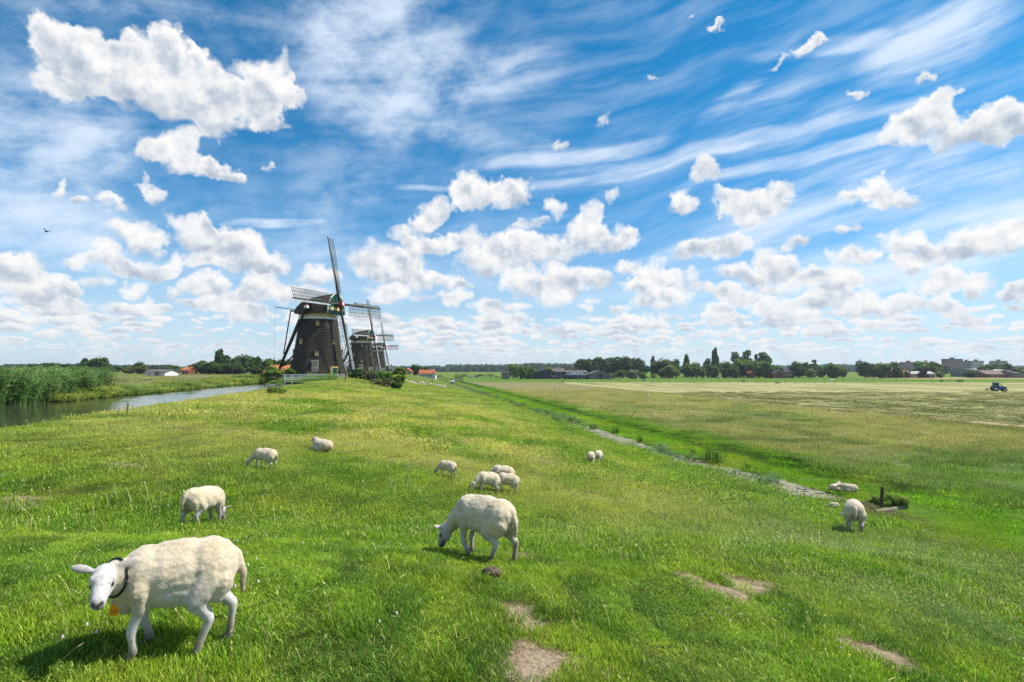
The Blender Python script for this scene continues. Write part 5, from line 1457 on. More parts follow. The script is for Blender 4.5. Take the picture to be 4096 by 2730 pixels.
def arena():
    d = 345; x0, x1 = ray(2256, 1476)[0] * d, ray(2362, 1476)[0] * d; cx = (x0 + x1) / 2; rr_ = (x1 - x0) / 2
    zb = hz(cx, d); zt = at(2048, 1488, d + rr_).z - zb; ze = at(2048, 1502, d).z - zb
    root = empty('round_arena', (cx, d + rr_, zb)); tag(root, 'round riding arena with a blue-grey cone roof and skylights', 'riding arena')
    n = 16
    for i in range(n):
        a0, a1 = 2 * math.pi * i / n, 2 * math.pi * (i + 1) / n
        P0, P1 = (rr_ * math.cos(a0), rr_ * math.sin(a0), ze), (rr_ * math.cos(a1), rr_ * math.sin(a1), ze)
        MB().add([P0, P1, (0, 0, zt), (P0[0], P0[1], ze + .15), (P1[0], P1[1], ze + .15), (0, 0, zt + .15)], [(0, 2, 1), (3, 4, 5), (0, 1, 4, 3), (1, 2, 5, 4), (2, 0, 3, 5)]).build('roof_segment', R_BLUE, root)
        if i % 2 == 0 or i in (11, 13):
            am = (a0 + a1) / 2; mk = lambda f, s_: Vector((rr_ * f * math.cos(am + s_), rr_ * f * math.sin(am + s_), ze + (zt - ze) * (1 - f * math.cos(R(11))) + .30))
            MB().add([mk(.75, -.07), mk(.75, .07), mk(.45, .07), mk(.45, -.07)], [(0, 1, 2, 3)]).build('skylight', W_LGREY, root)
        MB().box(rr_ * .97 * math.cos(a0) - .12, rr_ * .97 * math.cos(a0) + .12, rr_ * .97 * math.sin(a0) - .12, rr_ * .97 * math.sin(a0) + .12, 0, ze).build('post', W_GREY, root)
    g = MB(); g.tube([(0, 0, 0), (0, 0, ze * .55)], [rr_ * .94, rr_ * .94], 24); g.build('wall', W_BLUE, root)
arena()
# right side
building('arched_barn_house', 'dark brick barn house with a white-edged gable and wide arched door', 3088, 3141, 1481, 1494, 382, 14, W_BRICK, R_DARK, 'house', gable='front', trim=M_WHITE, doors=((.3, 3.2, 2.8, R_DARK),))
building('brown_house', 'dark house with two pale roof windows behind the dense tree', 3138, 3178, 1470, 1489, 392, 9, W_BROWN, R_DARK, 'house', windows=((-.5, .5, 1.4, 1.4), (.1, .5, 1.4, 1.4)), chimneys=(.6,))
building('orange_gable_hut', 'little brick gable peeping out of the large grove', 3000, 3020, 1485, 1493, 380, 6, W_BRICK, R_RED, 'hut', gable='front')
building('grey_roof_house', 'house with a steep grey roof between two round trees', 3546, 3580, 1467, 1482, 392, 10, W_BROWN, R_GREY, 'house', gable='side', windows=((-.3, .4, 1.2, 1.3), (.4, .4, 1.2, 1.3)))
building('red_roof_farm', 'low building with a bright red roof left of the tan shed', 3605, 3655, 1483, 1493, 405, 9, W_BRICK, R_RED, 'farm building')
building('tan_shed', 'long tan shed with a pale sheet roof and dark openings', 3640, 3740, 1487, 1496, 392, 9, W_TAN, R_PALE, 'shed', doors=((-.25, 2.4, 2.2, R_DARK), (.35, 3.2, 2.0, R_DARK)))
building('white_roof_hall', 'flat wide hall with a shining white roof', 3904, 4026, 1475, 1482, 430, 26, W_GREY, W_WHITE, 'hall', gable='side', hip=14)
building('brown_roof_barn', 'brown-roofed brick barn with skylights at the right', 3944, 4062, 1483, 1498, 400, 15, W_BRICK, R_BROWN, 'barn', windows=((-.6, .5, 1.0, 1.0), (-.2, .5, 1.0, 1.0)))
building('edge_barn', 'dark barn cut off by the right edge of the view', 4052, 4130, 1482, 1493, 395, 14, W_GREY, R_GREY, 'barn')
def tower(name, label, X0, X1, top, depth, wall, floors, cols, m2=W_LGREY, steps=()):
    x0, x1 = ray(X0, 1476)[0] * depth, ray(X1, 1476)[0] * depth; cx, w = (x0 + x1) / 2, x1 - x0
    zb = -6.3; H = at(2048, top, depth).z - zb
    root = empty(name, (cx, depth, zb)); tag(root, label, 'building')
    MB().box(-w / 2, w / 2, 0, w * .5, -1, H).build('wall', wall, root)
    MB().box(-w / 2 - .4, w / 2 + .4, -.4, w * .5 + .4, H, H + .7).build('roof', R_DARK, root)
    MB().box(-w * .12, w * .02, w * .1, w * .3, H + .7, H + 3.0).build('roof_hut', R_DARK, root)
    MB().tube([(w * .2, w * .2, H + .7), (w * .2, w * .2, H + 6)], .25, 5).build('mast', W_GREY, root)
    fh = H / floors
    for i in range(floors):
        for j in range(cols):
            xx = -w / 2 + w * (j + .5) / cols
            f = MB().box(xx - w / cols * .32, xx + w / cols * .32, -.5, .2, fh * (i + .3), fh * (i + .78)).build('window', m2, root)
            MB().box(xx - w / cols * .26, xx + w / cols * .26, -.58, -.49, fh * (i + .36), fh * (i + .74)).build('pane', M_GLASS, f)
    return root
tower('apartment_block', 'tall red-brown apartment block, highest on the right horizon', 3790, 3853, 1438, 900, W_BRICK, 8, 7)
tower('office_block', 'teal glass block right beside the tall red-brown one', 3855, 3890, 1447, 905, W_TEAL, 7, 5)
tower('terraced_block', 'grey block with stepped white balconies right of the teal one', 3890, 3936, 1446, 900, W_LGREY, 6, 5, W_WHITE)
tower('low_glass_block', 'low wide pale blue block in front of the tall ones', 3768, 3848, 1473, 850, W_TEAL, 3, 9)
tower('grey_tower', 'narrow grey tower behind the big dark tree', 3430, 3452, 1447, 900, W_GREY, 8, 3)
tower('flat_block', 'grey flat block showing left of the round tree by the grey house', 3552, 3612, 1456, 950, W_GREY, 6, 6)
tower('brick_block', 'long red-brown block between two round trees', 3616, 3671, 1451, 930, W_BRICK, 6, 6)
tower('far_block', 'distant block over the trees near the right edge', 3980, 4031, 1446, 950, W_GREY, 6, 5)

# ------------------------------------------------------------------ masts, posts, gates and the far bridge
def pole(X, top, base, depth, label, name='lamp_post', cat='lamp post', lamp=False, r=.09, group=None):
    p = at(X, base, depth); p.z = hz(p.x, depth); zt = at(X, top, depth).z - p.z
    root = empty(name, p); tag(root, label, cat, group)
    MB().tube([(0, 0, -.2), (0, 0, zt)], [r, r * .6], 6).build('mast', M_METAL, root)
    if lamp: MB().box(-.5, .5, -.15, .15, zt, zt + .15).build('lamp', M_METAL, root)
pole(1958, 1468, 1510, 330, 'left of the two tall thin masts by the brick house')
pole(1963, 1468, 1510, 332, 'right of the two tall thin masts by the brick house')
for X, lb in ((2229, 'tall light mast in front of the right half of the blue barn'), (2245, 'tall light mast at the right corner of the blue barn'), (2311, 'light mast before the cone-roofed arena'), (2329, 'light mast just right of the arena middle'), (2393, 'light mast in front of the grey barn, left one'), (2414, 'light mast in front of the grey barn, right one')):
    pole(X, 1474 if X > 2300 else 1482, 1512, 335, lb, lamp=True)
pole(3100, 1476, 1502, 375, 'white flagpole left of the arched barn door', name='flagpole', cat='flagpole')
def far_bridge():
    p = at(1835, 1510, 270); p.z = hz(p.x, 270) ; z0 = at(1835, 1512, 270).z
    root = empty('field_bridge', (p.x, 270, z0)); tag(root, 'small dark wooden bridge over the far end of the ditch', 'bridge')
    w = 30 / FPX * 270
    MB().box(-w / 2, w / 2, -1.2, 1.2, -.15, .1).build('deck', M_DWOOD, root)
    for y in (-1.2, 1.2):
        MB().box(-w / 2, w / 2, y - .06, y + .06, .8, .95).build('rail', M_DWOOD, root)
        for i in range(5): MB().box(-w / 2 + w * i / 4 - .08, -w / 2 + w * i / 4 + .08, y - .08, y + .08, -1.6, .95).build('post', M_DWOOD, root)
far_bridge()
# water lying in the far ditch, catching the light
def far_channel():
    V = []; F = []
    pts = [(1806, 1529, 9), (1822, 1520, 7), (1838, 1512, 5), (1842, 1506, 4)]
    V = []
    for X, Y, hw_ in pts:
        z = -6.15
        for s_ in (-1, 1):
            a, b = ray(X + s_ * hw_, Y); d = z / b; V.append((a * d, d, z))
    F = [(2 * i, 2 * i + 1, 2 * i + 3, 2 * i + 2) for i in range(3)]
    tag(link('far_channel_water', np_mesh('far_channel_water', V, F, MATS['canal_water'])), 'bright strip of water under the small field bridge', kind='structure')
far_channel()
def wood_post(name, X, Y, hpx, label, lean=0.0, r=.09, cat='post', group=None, depth=None):
    p = ground_at(X, Y) if depth is None else at(X, Y, depth)
    h = hpx / FPX * p.y
    root = link(name, MB().tube([(0, 0, -.3), (lean * h * .5, 0, h * .5), (lean * h, 0, h)], [r, r * .97, r * .92], 9).mesh(name, M_DWOOD), loc=p)
    tag(root, label, cat, group); return root
wood_post('wooden_post', 3524, 2030, 80, 'lone weathered wooden post beside the concrete culvert', lean=.10, r=.075)
wood_post('field_post', 2250, 1531, 12, 'short dark post at the near edge of the pasture', r=.22)
wood_post('field_post', 1729, 1531, 9, 'dark stubby post at the end of the dike slope', r=.2)
# fence lines of the pasture: thin posts with wires
def wire_fence(label, P0, P1, n, hgt=1.1):
    a, b = ground_at(*P0), ground_at(*P1)
    root = empty('pasture_fence', a); tag(root, label, 'fence', 'wire fences of the horse pasture')
    pm = MB().box(-.05, .05, -.05, .05, -.3, hgt).mesh('post', M_DWOOD)
    prev = None; w = MB()
    for i in range(n + 1):
        p = a.lerp(b, i / n); p.z = hz(p.x, p.y)
        link('post', pm, root, p - a)
        if prev is not None:
            for h in (.5, .95): w.bar(prev - a + Vector((0, 0, h)), p - a + Vector((0, 0, h)), .035)
        prev = p
    w.build('wire', M_METAL, root)
wire_fence('near wire fence of the pasture, between the mown field and the horses', (2480, 1529), (3340, 1534), 24)
wire_fence('wire fence in the middle of the horse pasture', (2560, 1519), (3330, 1522), 26)
wire_fence('wire fence along the pasture in front of the farm', (1880, 1521), (2470, 1525), 20)
wire_fence('wire fence at the right part of the pasture edge', (3340, 1522), (3800, 1529), 14)
rail_fence('field_gate', 'small weathered gate standing in the field left of the tractor', [ground_at(3828, 1531), ground_at(3850, 1531)], h=1.1, th=.2, cat='gate', spacing=1.5)
# hedges and rough tufts at the pasture
for (X, Y, w, h, lb, c) in [(1850, 1507, 60, 14, 'dark clipped hedge left of the brick house', DG), (1915, 1507, 60, 12, 'dark hedge right of the first one', DG), (1965, 1507, 50, 13, 'short hedge under the thin masts', DG),
                            (2975, 1528, 26, 10, 'dark tuft of rushes at the pasture fence', MG), (3110, 1533, 26, 8, 'low blue-green scrub at the pasture fence', BG), (3765, 1527, 26, 9, 'small dark bush at the edge of the tawny strip', DG),
                            (3985, 1508, 40, 10, 'bush in front of the brown-roofed barn', MG), (4045, 1508, 40, 10, 'bush at the right before the edge barn', DG), (1760, 1508, 30, 10, 'low hedge right of the white farmhouse', DG)]:
    bush(X, Y, w, h, lb, c, n=400, depth=None)
# orange and white tanker trailer by the pasture
def tanker():
    p = ground_at(2565, 1514); root = empty('tank_trailer', p); tag(root, 'orange and pale blue tank trailer parked at the pasture edge', 'trailer')
    L = 24 / FPX * p.y
    MB().box(-L / 2, L / 2, -.9, .9, .5, 1.15).build('chassis', simple('orange_paint', (.6, .23, .04), .5), root)
    MB().tube([(-L / 2, 0, 1.45), (L / 2, 0, 1.45)], .62, 12).build('tank', simple('pale_blue_paint', (.35, .45, .55), .4), root, smooth=True)
    for x in (-L * .3, L * .3): MB().tube([(x, -1.0, .4), (x, -.75, .4)], .4, 12).build('wheel', M_BLACK, root)
tanker()

# ------------------------------------------------------------------ blue tractor
def tractor():
    g_ = ground_at(3985, 1567); root = empty('tractor', g_, rz=math.atan2(-.42, .9)); s_ = 37 / FPX * g_.y / 2.85
    root.scale = (s_, s_, s_)
    tag(root, 'blue tractor with a glazed cab crossing the mown field', 'tractor')
    BL = simple('blue_paint', (.015, .13, .42), .35, .1, 3, spec=.6); TY = simple('tyre_rubber', (.02, .02, .02), .9, .2, 6); RI = simple('wheel_rim', (.5, .5, .48), .5, .1, 3)
    P = lambda mb, n, m_, par=root, sm=False: mb.build(n, m_, par, smooth=sm)
    P(MB().prism([(.2, .75), (2.35, .75), (2.5, 1.0), (2.45, 1.35), (1.6, 1.62), (.2, 1.72)], -.42, .42, 'y'), 'bonnet', BL)
    P(MB().box(2.44, 2.52, -.3, .3, .9, 1.3), 'grille', M_BLACK)
    P(MB().box(-.9, 2.3, -.25, .25, .5, .8), 'chassis', M_BLACK)
    for sy in (-1, 1):
        P(MB().box(2.42, 2.5, sy * .36 - .07, sy * .36 + .07, 1.05, 1.2), 'headlight', M_WHITE)
        for (x, r_, w) in ((-.35, .83, .45), (1.85, .56, .36)):
            t = P(MB().tube([(x, sy * .98 - w / 2, r_), (x, sy * .98 - w * .3, r_), (x, sy * .98 + w * .3, r_), (x, sy * .98 + w / 2, r_)], [r_ * .88, r_, r_, r_ * .88], 22), 'wheel', TY)
            P(MB().tube([(x, sy * .98 - w / 2 - .03, r_), (x, sy * .98 + w / 2 + .03, r_)], r_ * .5, 14), 'rim', RI, t)
        P(MB().prism([(-1.15, 1.2), (-1.0, 1.62), (-.6, 1.82), (-.1, 1.82), (.3, 1.62), (.45, 1.3), (.25, 1.5), (-.1, 1.7), (-.6, 1.7), (-.9, 1.5)], sy * .98 - .25, sy * .98 + .25, 'y'), 'mudguard', BL)
    c = P(MB().box(-.75, .65, -.68, .68, .9, 1.35), 'cab', BL)
    for x, y in ((-.75, -.66), (-.75, .66), (.6, -.66), (.6, .66), (-.1, -.68), (-.1, .68)): P(MB().bar((x, y, 1.35), (x * .92, y, 2.6), .07), 'pillar', M_BLACK, c)
    gl = MATS.get('cab_glass')
    m_, k, out = mat('cab_glass'); b = principled(k, out, (.25, .35, .35, 1), .05, .5); b.inputs['Transmission Weight'].default_value = .85; b.inputs['IOR'].default_value = 1.1
    for sy in (-1, 1): P(MB().box(-.68, .54, sy * .655 - .008, sy * .655 + .008, 1.36, 2.57), 'cab_window', m_, c)
    P(MB().box(.585, .60, -.62, .62, 1.36, 2.57), 'windscreen', m_, c); P(MB().box(-.74, -.725, -.62, .62, 1.36, 2.57), 'rear_window', m_, c)
    P(MB().box(-.85, .78, -.74, .74, 2.6, 2.76), 'cab_roof', BL); P(MB().box(-.5, .45, -.5, .5, 2.76, 2.84), 'roof_hatch', M_WHITE)
    P(MB().box(-.5, .0, -.3, .3, 1.3, 1.5).box(-.55, -.4, -.3, .3, 1.4, 2.1), 'seat', M_BLACK)
    P(MB().tube([(1.3, -.3, 1.6), (1.3, -.3, 2.5)], .05, 7), 'exhaust', M_BLACK)
    for sy in (-1, 1): P(MB().bar((.65, sy * .7, 2.3), (.85, sy * 1.1, 2.3), .05).box(.82, .88, sy * 1.1 - .1, sy * 1.1 + .1, 2.05, 2.4), 'mirror', M_BLACK)
    P(MB().tube([(-.7, .4, 2.76), (-.7, .4, 2.95)], .07, 7), 'beacon', simple('beacon_orange', (.8, .25, .02), .4))
    tr = empty('hay_tedder', root.matrix_basis @ Vector((-1.6, 0, 0))); tr.rotation_euler = root.rotation_euler; tr.scale = (s_, s_, s_)
    tag(tr, 'rusty orange hay rake hitched behind the tractor', 'hay rake')
    RU = simple('rusty_orange', (.35, .13, .05), .8)
    MB().bar((.9, 0, .6), (-.6, 0, .9), .1).bar((-.5, -1.3, .8), (-.5, 1.3, .8), .1).build('frame', RU, tr)
    for y in (-1.1, -.4, .4, 1.1):
        g = MB()
        for i in range(8): a = i * math.pi / 4; g.bar((-.6, y, .55), (-.6 + .5 * math.cos(a), y, .55 + .5 * math.sin(a)), .035)
        g.build('rake_wheel', RU, tr)
tractor()

# ------------------------------------------------------------------ animals: one continuous skin grown over a skeleton
import bmesh
def _ball(c, r, rot=None, n=14, m_=9):
    """ellipsoid as vertices and faces"""
    vs = [(0, 0, 1)]; fs = []
    for i in range(1, m_):
        t = math.pi * i / m_
        for j in range(n):
            a = 2 * math.pi * j / n; vs.append((math.sin(t) * math.cos(a), math.sin(t) * math.sin(a), math.cos(t)))
    vs.append((0, 0, -1))
    for j in range(n): fs.append((0, 1 + j, 1 + (j + 1) % n))
    for i in range(m_ - 2):
        for j in range(n):
            a = 1 + i * n + j; b = 1 + i * n + (j + 1) % n
            fs.append((a, a + n, b + n, b))
    L = len(vs) - 1
    for j in range(n): fs.append((L, 1 + (m_ - 2) * n + (j + 1) % n, 1 + (m_ - 2) * n + j))
    M = rot if rot is not None else Matrix.Identity(3)
    return [Vector(c) + M @ Vector((v[0] * r[0], v[1] * r[1], v[2] * r[2])) for v in vs], fs
def frame(fwd, up=(0, 0, 1)):
    x = Vector(fwd).normalized(); z = Vector(up); y = z.cross(x).normalized(); z = x.cross(y)
    return Matrix((x, y, z)).transposed()

class Body:
    def __init__(s): s.V = []; s.F = []; s.P = []
    def ell(s, c, r, kind=0, rot=None):
        v, f = _ball(c, r, rot); b = len(s.V); s.V += v; s.F += [tuple(b + i for i in q) for q in f]
        s.P.append(('e', Vector(c), Vector(r), (rot or Matrix.Identity(3)).inverted(), kind)); return s
    def limb(s, pts, rad, kind=0):
        pts = [Vector(p) for p in pts]
        for i in range(len(pts) - 1):
            a, b = pts[i], pts[i + 1]; ra, rb = rad[i], rad[i + 1]; L = (b - a).length; n = max(2, int(L / (min(ra, rb) * .55)) + 1)
            for j in range(n + 1):
                t = j / n; r = ra + (rb - ra) * t; v, f = _ball(a.lerp(b, t), (r, r, r), n=10, m_=7)
                base = len(s.V); s.V += v; s.F += [tuple(base + q for q in w) for w in f]
            s.P.append(('c', a, b, (ra, rb), kind))
        return s
    def stretch(s, k):
        s.V = [Vector((v.x * k, v.y, v.z)) for v in s.V]
        s.P = [(p[0], Vector((p[1].x * k, p[1].y, p[1].z)), Vector((p[2].x * k, p[2].y, p[2].z)), p[3], p[4]) for p in s.P]
    def grow(s, name, voxel, smooth=6, factor=.5):
        me = bpy.data.meshes.new(name + '_cage'); me.from_pydata([tuple(v) for v in s.V], [], s.F); me.update()
        o = bpy.data.objects.new(name + '_cage', me); COL.objects.link(o)
        m1 = o.modifiers.new('r', 'REMESH'); m1.mode = 'VOXEL'; m1.voxel_size = voxel
        m2 = o.modifiers.new('s', 'SMOOTH'); m2.factor = factor; m2.iterations = smooth
        dg = bpy.context.evaluated_depsgraph_get()
        out = bpy.data.meshes.new_from_object(o.evaluated_get(dg)); out.name = name
        COL.objects.unlink(o); bpy.data.objects.remove(o); bpy.data.meshes.remove(me)
        n = len(out.vertices); co = np.empty(n * 3, dtype=np.float32); out.vertices.foreach_get('co', co); co = co.reshape(-1, 3).astype(np.float64)
        D = []; K = []
        for p in s.P:
            if p[0] == 'e':
                M = np.array(p[3]); q = (co - np.array(p[1])) @ M.T / np.array(p[2]); d = (np.linalg.norm(q, axis=1) - 1) * min(p[2])
            else:
                a, b = np.array(p[1]), np.array(p[2]); ab = b - a; t = np.clip(((co - a) @ ab) / (ab @ ab), 0, 1)
                d = np.linalg.norm(co - a - t[:, None] * ab, axis=1) - (p[3][0] + (p[3][1] - p[3][0]) * t)
            D.append(d); K.append(p[4])
        D = np.array(D); K = np.array(K); w = np.exp(-np.clip(D, -.2, 1) / .012)
        kinds = sorted(set(K.tolist())); W_ = np.array([w[K == k].sum(0) for k in kinds]); W_ /= W_.sum(0) + 1e-12
        out.polygons.foreach_set('use_smooth', np.ones(len(out.polygons), dtype=bool))
        return out, co, {k: W_[i] for i, k in enumerate(kinds)}

# kinds: 0 wool, 1 short hair, 2 hoof, 3 ear
def sheep_material():
    m_, k, out = mat('fleece_and_hair')
    tc = k.n('ShaderNodeTexCoord').outputs['Object']
    at_ = k.n('ShaderNodeAttribute', attribute_name='coat').outputs['Color']
    hair, dark, dirt = k.sep(at_)
    n1 = k.noise(tc, 7, 4, .6); n2 = k.noise(tc, 42, 4, .65); n3 = k.noise(k.v('MULTIPLY', tc, (1.4, 1.4, .55)), 60, 3, .6)
    wool = k.ramp(k.m('ADD', k.m('MULTIPLY', n1, .55), k.m('MULTIPLY', n3, .45)), [(.34, (.40, .31, .195)), (.5, (.565, .465, .32)), (.68, (.67, .58, .43))])
    skin = k.ramp(n2, [(.35, (.40, .36, .33)), (.62, (.60, .575, .55))])
    c = k.mix(hair, wool, skin)
    c = k.mix(k.m('MULTIPLY', dirt, k.ss(n2, .35, .6, .45, 1.0)), c, (.21, .145, .075, 1))
    c = k.mix(dark, c, (.035, .028, .026, 1))
    crimp = k.n('ShaderNodeTexVoronoi', feature='F1'); k.put(crimp.inputs['Vector'], k.v('ADD', tc, k.v('MULTIPLY', k.noise(tc, 9, 2, .5, color=True), (.08, .08, .08)))); crimp.inputs['Scale'].default_value = 46
    hgt = k.m('ADD', k.m('MULTIPLY', crimp.outputs['Distance'], -0.9), k.m('ADD', n3, k.m('MULTIPLY', n2, .5)))
    hgt = k.m('MULTIPLY', hgt, k.m('SUBTRACT', 1.0, k.m('MULTIPLY', hair, .88)))
    b = principled(k, out, c, .92, .12, hgt, .0026, .6)
    k.put(b.inputs['Sheen Weight'], .35); k.put(b.inputs['Sheen Roughness'], .5)
    return m_
M_SHEEP = sheep_material()
M_EYE = simple('sheep_eye', (.030, .016, .006), .12, .3, 30, spec=.7)
M_COLLAR = simple('black_collar', (.012, .012, .014), .5, .2, 6)
M_TAG = simple('orange_plastic', (.80, .30, .012), .4, .08, 6)
M_INK = simple('tag_print', (.12, .055, .01), .6, .1, 5)

def sheep(label, X, Y, hpx, yaw, pose='graze', legs=None, head=None, voxel=.016, hero=False, lamb=False, group='Texel-type sheep grazing on the dike', dirt=.25, depth=None, name='sheep', tilt=0.0, dz=0.0, sc=None, grazey=0.0, kx=.86):
    P0 = ground_at(X, Y) if depth is None else at(X, Y, depth)
    s_ = sc or hpx / FPX * P0.y / (.745 if pose != 'lie' else .46)
    ya = R(yaw); F_, L_ = Vector((math.cos(ya), math.sin(ya))), Vector((-math.sin(ya), math.cos(ya)))
    def gz(x, y):
        x *= kx
        p = Vector((P0.x, P0.y)) + (F_ * x + L_ * y) * s_
        return (hz(p.x, p.y) - P0.z) / s_
    legs = legs or {}
    b = Body()
    if pose == 'lie':
        g0 = gz(0, 0) + .20
        zc = lambda x: g0
        b.ell((0, 0, g0 + .03), (.46, .27, .215)); b.ell((-.26, 0, g0 + .03), (.25, .26, .20)); b.ell((.24, 0, g0 + .05), (.23, .22, .21)); b.ell((.08, .05, g0 - .06), (.36, .28, .14))
        for sg in (-1, 1):
            b.limb([(-.2, sg * .17, g0 - .03), (-.02, sg * .25, g0 - .13)], [.13, .06]); b.limb([(-.02, sg * .25, g0 - .13), (-.24, sg * .27, g0 - .17)], [.04, .028], 1)
            b.limb([(.30, sg * .12, g0 - .05), (.40, sg * .14, g0 - .15)], [.09, .04]); b.limb([(.40, sg * .14, g0 - .15), (.25, sg * .17, g0 - .17)], [.035, .028], 1)
        top = g0
        neck0, neckr = Vector((.33, 0, g0 + .10)), .13
        hd = head or dict(base=(.52, .02, g0 + .27), dir=(.85, .1, -.35))
        if head: hd = dict(head); hd['base'] = (head['base'][0], head['base'][1], g0 + head['base'][2])
        tail0 = Vector((-.47, 0, g0 + .08)); tail1 = Vector((-.54, .02, g0 - .14))
    else:
        gf, gr = gz(.28, 0), gz(-.3, 0)
        gy_ = gz(0, .15) - gz(0, -.15)
        pit = (gf - gr) / .58
        zc = lambda x: (gf + gr) / 2 + pit * x * .8 - (.11 * x if hero else 0)
        b.ell((0, 0, .525 + zc(0)), (.46, .205, .195)); b.ell((-.25, 0, .53 + zc(-.25)), (.245, .205, .195)); b.ell((.22, 0, .525 + zc(.22)), (.235, .19, .205))
        b.ell((0, 0, .455 + zc(0)), (.34, .195, .150), 1 if hero else 0); b.ell((.36, 0, .47 + zc(.36)), (.13, .125, .16)); b.ell((-.02, 0, .57 + zc(0)), (.40, .165, .17))
        for nm, x0, sg in (('fl', .27, 1), ('fr', .27, -1), ('hl', -.30, 1), ('hr', -.30, -1)):
            dx, dy, lift = legs.get(nm, (0, 0, 0))
            fx, fy = x0 + dx, sg * (.115 + dy); gg = gz(fx, fy) + lift
            zt = zc(x0)
            if nm[0] == 'f':
                top, el_, kn = Vector((.25, sg * .115, .48 + zt)), Vector((.24 + dx * .12, sg * .125, .375 + zt)), Vector((x0 + dx * .50 + .02, sg * (.122 + dy * .5), .205 + (zt + gg) / 2))
                fe, ho = Vector((fx - .012, fy, .065 + gg)), Vector((fx + .02, fy, .022 + gg))
                b.limb([top, el_], [.10, .062]); b.limb([el_, el_.lerp(kn, .5), kn, kn.lerp(fe, .5), fe], [.056, .044, .041, .030, .034], 1); b.limb([fe, ho], [.028, .030], 2)
                b.ell(ho + Vector((.012, 0, -.004)), (.038, .028, .020), 2)
            else:
                hip, st = Vector((-.27, sg * .095, .49 + zt)), Vector((-.205 + dx * .30, sg * .130, .375 + zt))
                hk, fe, ho = Vector((-.375 + dx * .72, sg * (.115 + dy * .6), .235 + (zt + gg) / 2)), Vector((fx - .028, fy, .068 + gg)), Vector((fx + .008, fy, .022 + gg))
                b.limb([hip, hip.lerp(st, .5)], [.125, .115]); b.limb([hip.lerp(st, .5), st], [.115, .095], 1 if hero else 0); b.limb([Vector((-.36, sg * .10, .46 + zt)), Vector((-.37 + dx * .3, sg * .115, .36 + zt))], [.10, .055])
                b.limb([st + Vector((0, 0, -.02)), st.lerp(hk, .55), hk, hk.lerp(fe, .5), fe], [.085, .054, .041, .032, .034], 1); b.limb([fe, ho], [.029, .030], 2)
                b.ell(ho + Vector((.012, 0, -.004)), (.038, .028, .020), 2)
        b.limb([(-.10, 0, .39 + zc(-.1)), (-.22, 0, .37 + zc(-.2))], [.09, .08], 1)
        neck0, neckr = Vector((.32, 0, .50 + zc(.32))), .15
        if head: hd = dict(head); hd['base'] = (head['base'][0], head['base'][1], head['base'][2] + zc(.5))
        else:
            gn = gz(.72, grazey)
            hd = dict(base=(.60, grazey * .7, .275 + gn), dir=(.50, grazey * .6, -.86))
        tail0 = Vector((-.478, 0, .575 + zc(-.47))); tail1 = Vector((-.525, .015, .33 + zc(-.5)))
    b.stretch(kx); neck0.x *= kx; tail0.x *= kx; tail1.x *= kx
    hb = Vector(hd['base']); hb.x -= (1 - kx) * .5; hf = Vector(hd['dir']).normalized(); M = frame(hf, hd.get('up', (0, 0, 1)))
    k_ = .92 if lamb else 1.0
    H = lambda x, y, z: hb + M @ Vector((x, y, z)) * k_
    nm_ = neck0.lerp(hb, .5) + Vector((0, 0, .03))
    b.limb([neck0, nm_, hb + M @ Vector((-.045, 0, -.035))], [neckr, .105, .066], 0)
    b.ell(H(.0, 0, .0), (.092 * k_, .072 * k_, .085 * k_), 1, M); b.ell(H(.055, 0, .018), (.085 * k_, .064 * k_, .060 * k_), 1, M)
    b.ell(H(.055, 0, -.045), (.085 * k_, .050 * k_, .050 * k_), 1, M)
    b.limb([H(.04, 0, .0), H(.12, 0, -.004), H(.195, 0, -.022)], [.066 * k_, .052 * k_, .043 * k_], 1)
    b.ell(H(.205, 0, -.03), (.040 * k_, .044 * k_, .036 * k_), 1, M); b.ell(H(.175, 0, -.062), (.045 * k_, .030 * k_, .020 * k_), 1, M)
    for sg in (-1, 1):
        b.ell(H(.060, sg * .052, .038), (.026 * k_, .018 * k_, .022 * k_), 1, M)          # brow over the eye
        ex = Matrix((Vector((-.25, sg * 1, .22)).normalized(), Vector((.9, sg * .25, -.1)).normalized(), Vector((0, 0, 1)))).transposed()
        e1 = M @ Vector((-.12, sg * 1, .30)).normalized(); e2 = M @ Vector((.55, sg * .25, -.75)).normalized(); e3 = e1.cross(e2).normalized(); e2 = e3.cross(e1)
        Me = Matrix((e1, e2, e3)).transposed()
        b.ell(H(-.012, sg * .060, .055) + e1 * .058 * k_, (.066 * k_, .030 * k_, .0120), 3, Me)
    b.limb([tail0 + Vector((.04, 0, .03)), tail0, tail0.lerp(tail1, .5) + Vector((-.02, 0, 0)), tail1], [.04, .034, .028, .018], 0)
    me, co, Wt = b.grow('sheep', voxel / max(.5, s_), 9)
    wool = Wt.get(0, 0) * np.ones(len(co)); hoof = Wt.get(2, 0) * np.ones(len(co)); ear = Wt.get(3, 0) * np.ones(len(co))
    # fleece: soft folds, thicker towards its lower edge
    me.update(); nr = np.empty(len(co) * 3, dtype=np.float32); me.vertices.foreach_get('normal', nr); nr = nr.reshape(-1, 3)
    nx = fbm(co[:, 0] * 17 + co[:, 1] * 5, co[:, 2] * 17 - co[:, 1] * 11, 3, 7 + int(X)) - .5
    n5 = fbm(co[:, 0] * 44 + co[:, 1] * 23, co[:, 2] * 44 - co[:, 1] * 37, 2, 3) - .5
    co2 = co + nr * (wool * (nx * .011 + n5 * .006 * (voxel < .014)))[:, None]
    me.vertices.foreach_set('co', co2.astype(np.float32).ravel())
    loc = (co - np.array(hb)) @ np.array(M) / k_
    dark = np.clip(hoof * 1.0, 0, 1)
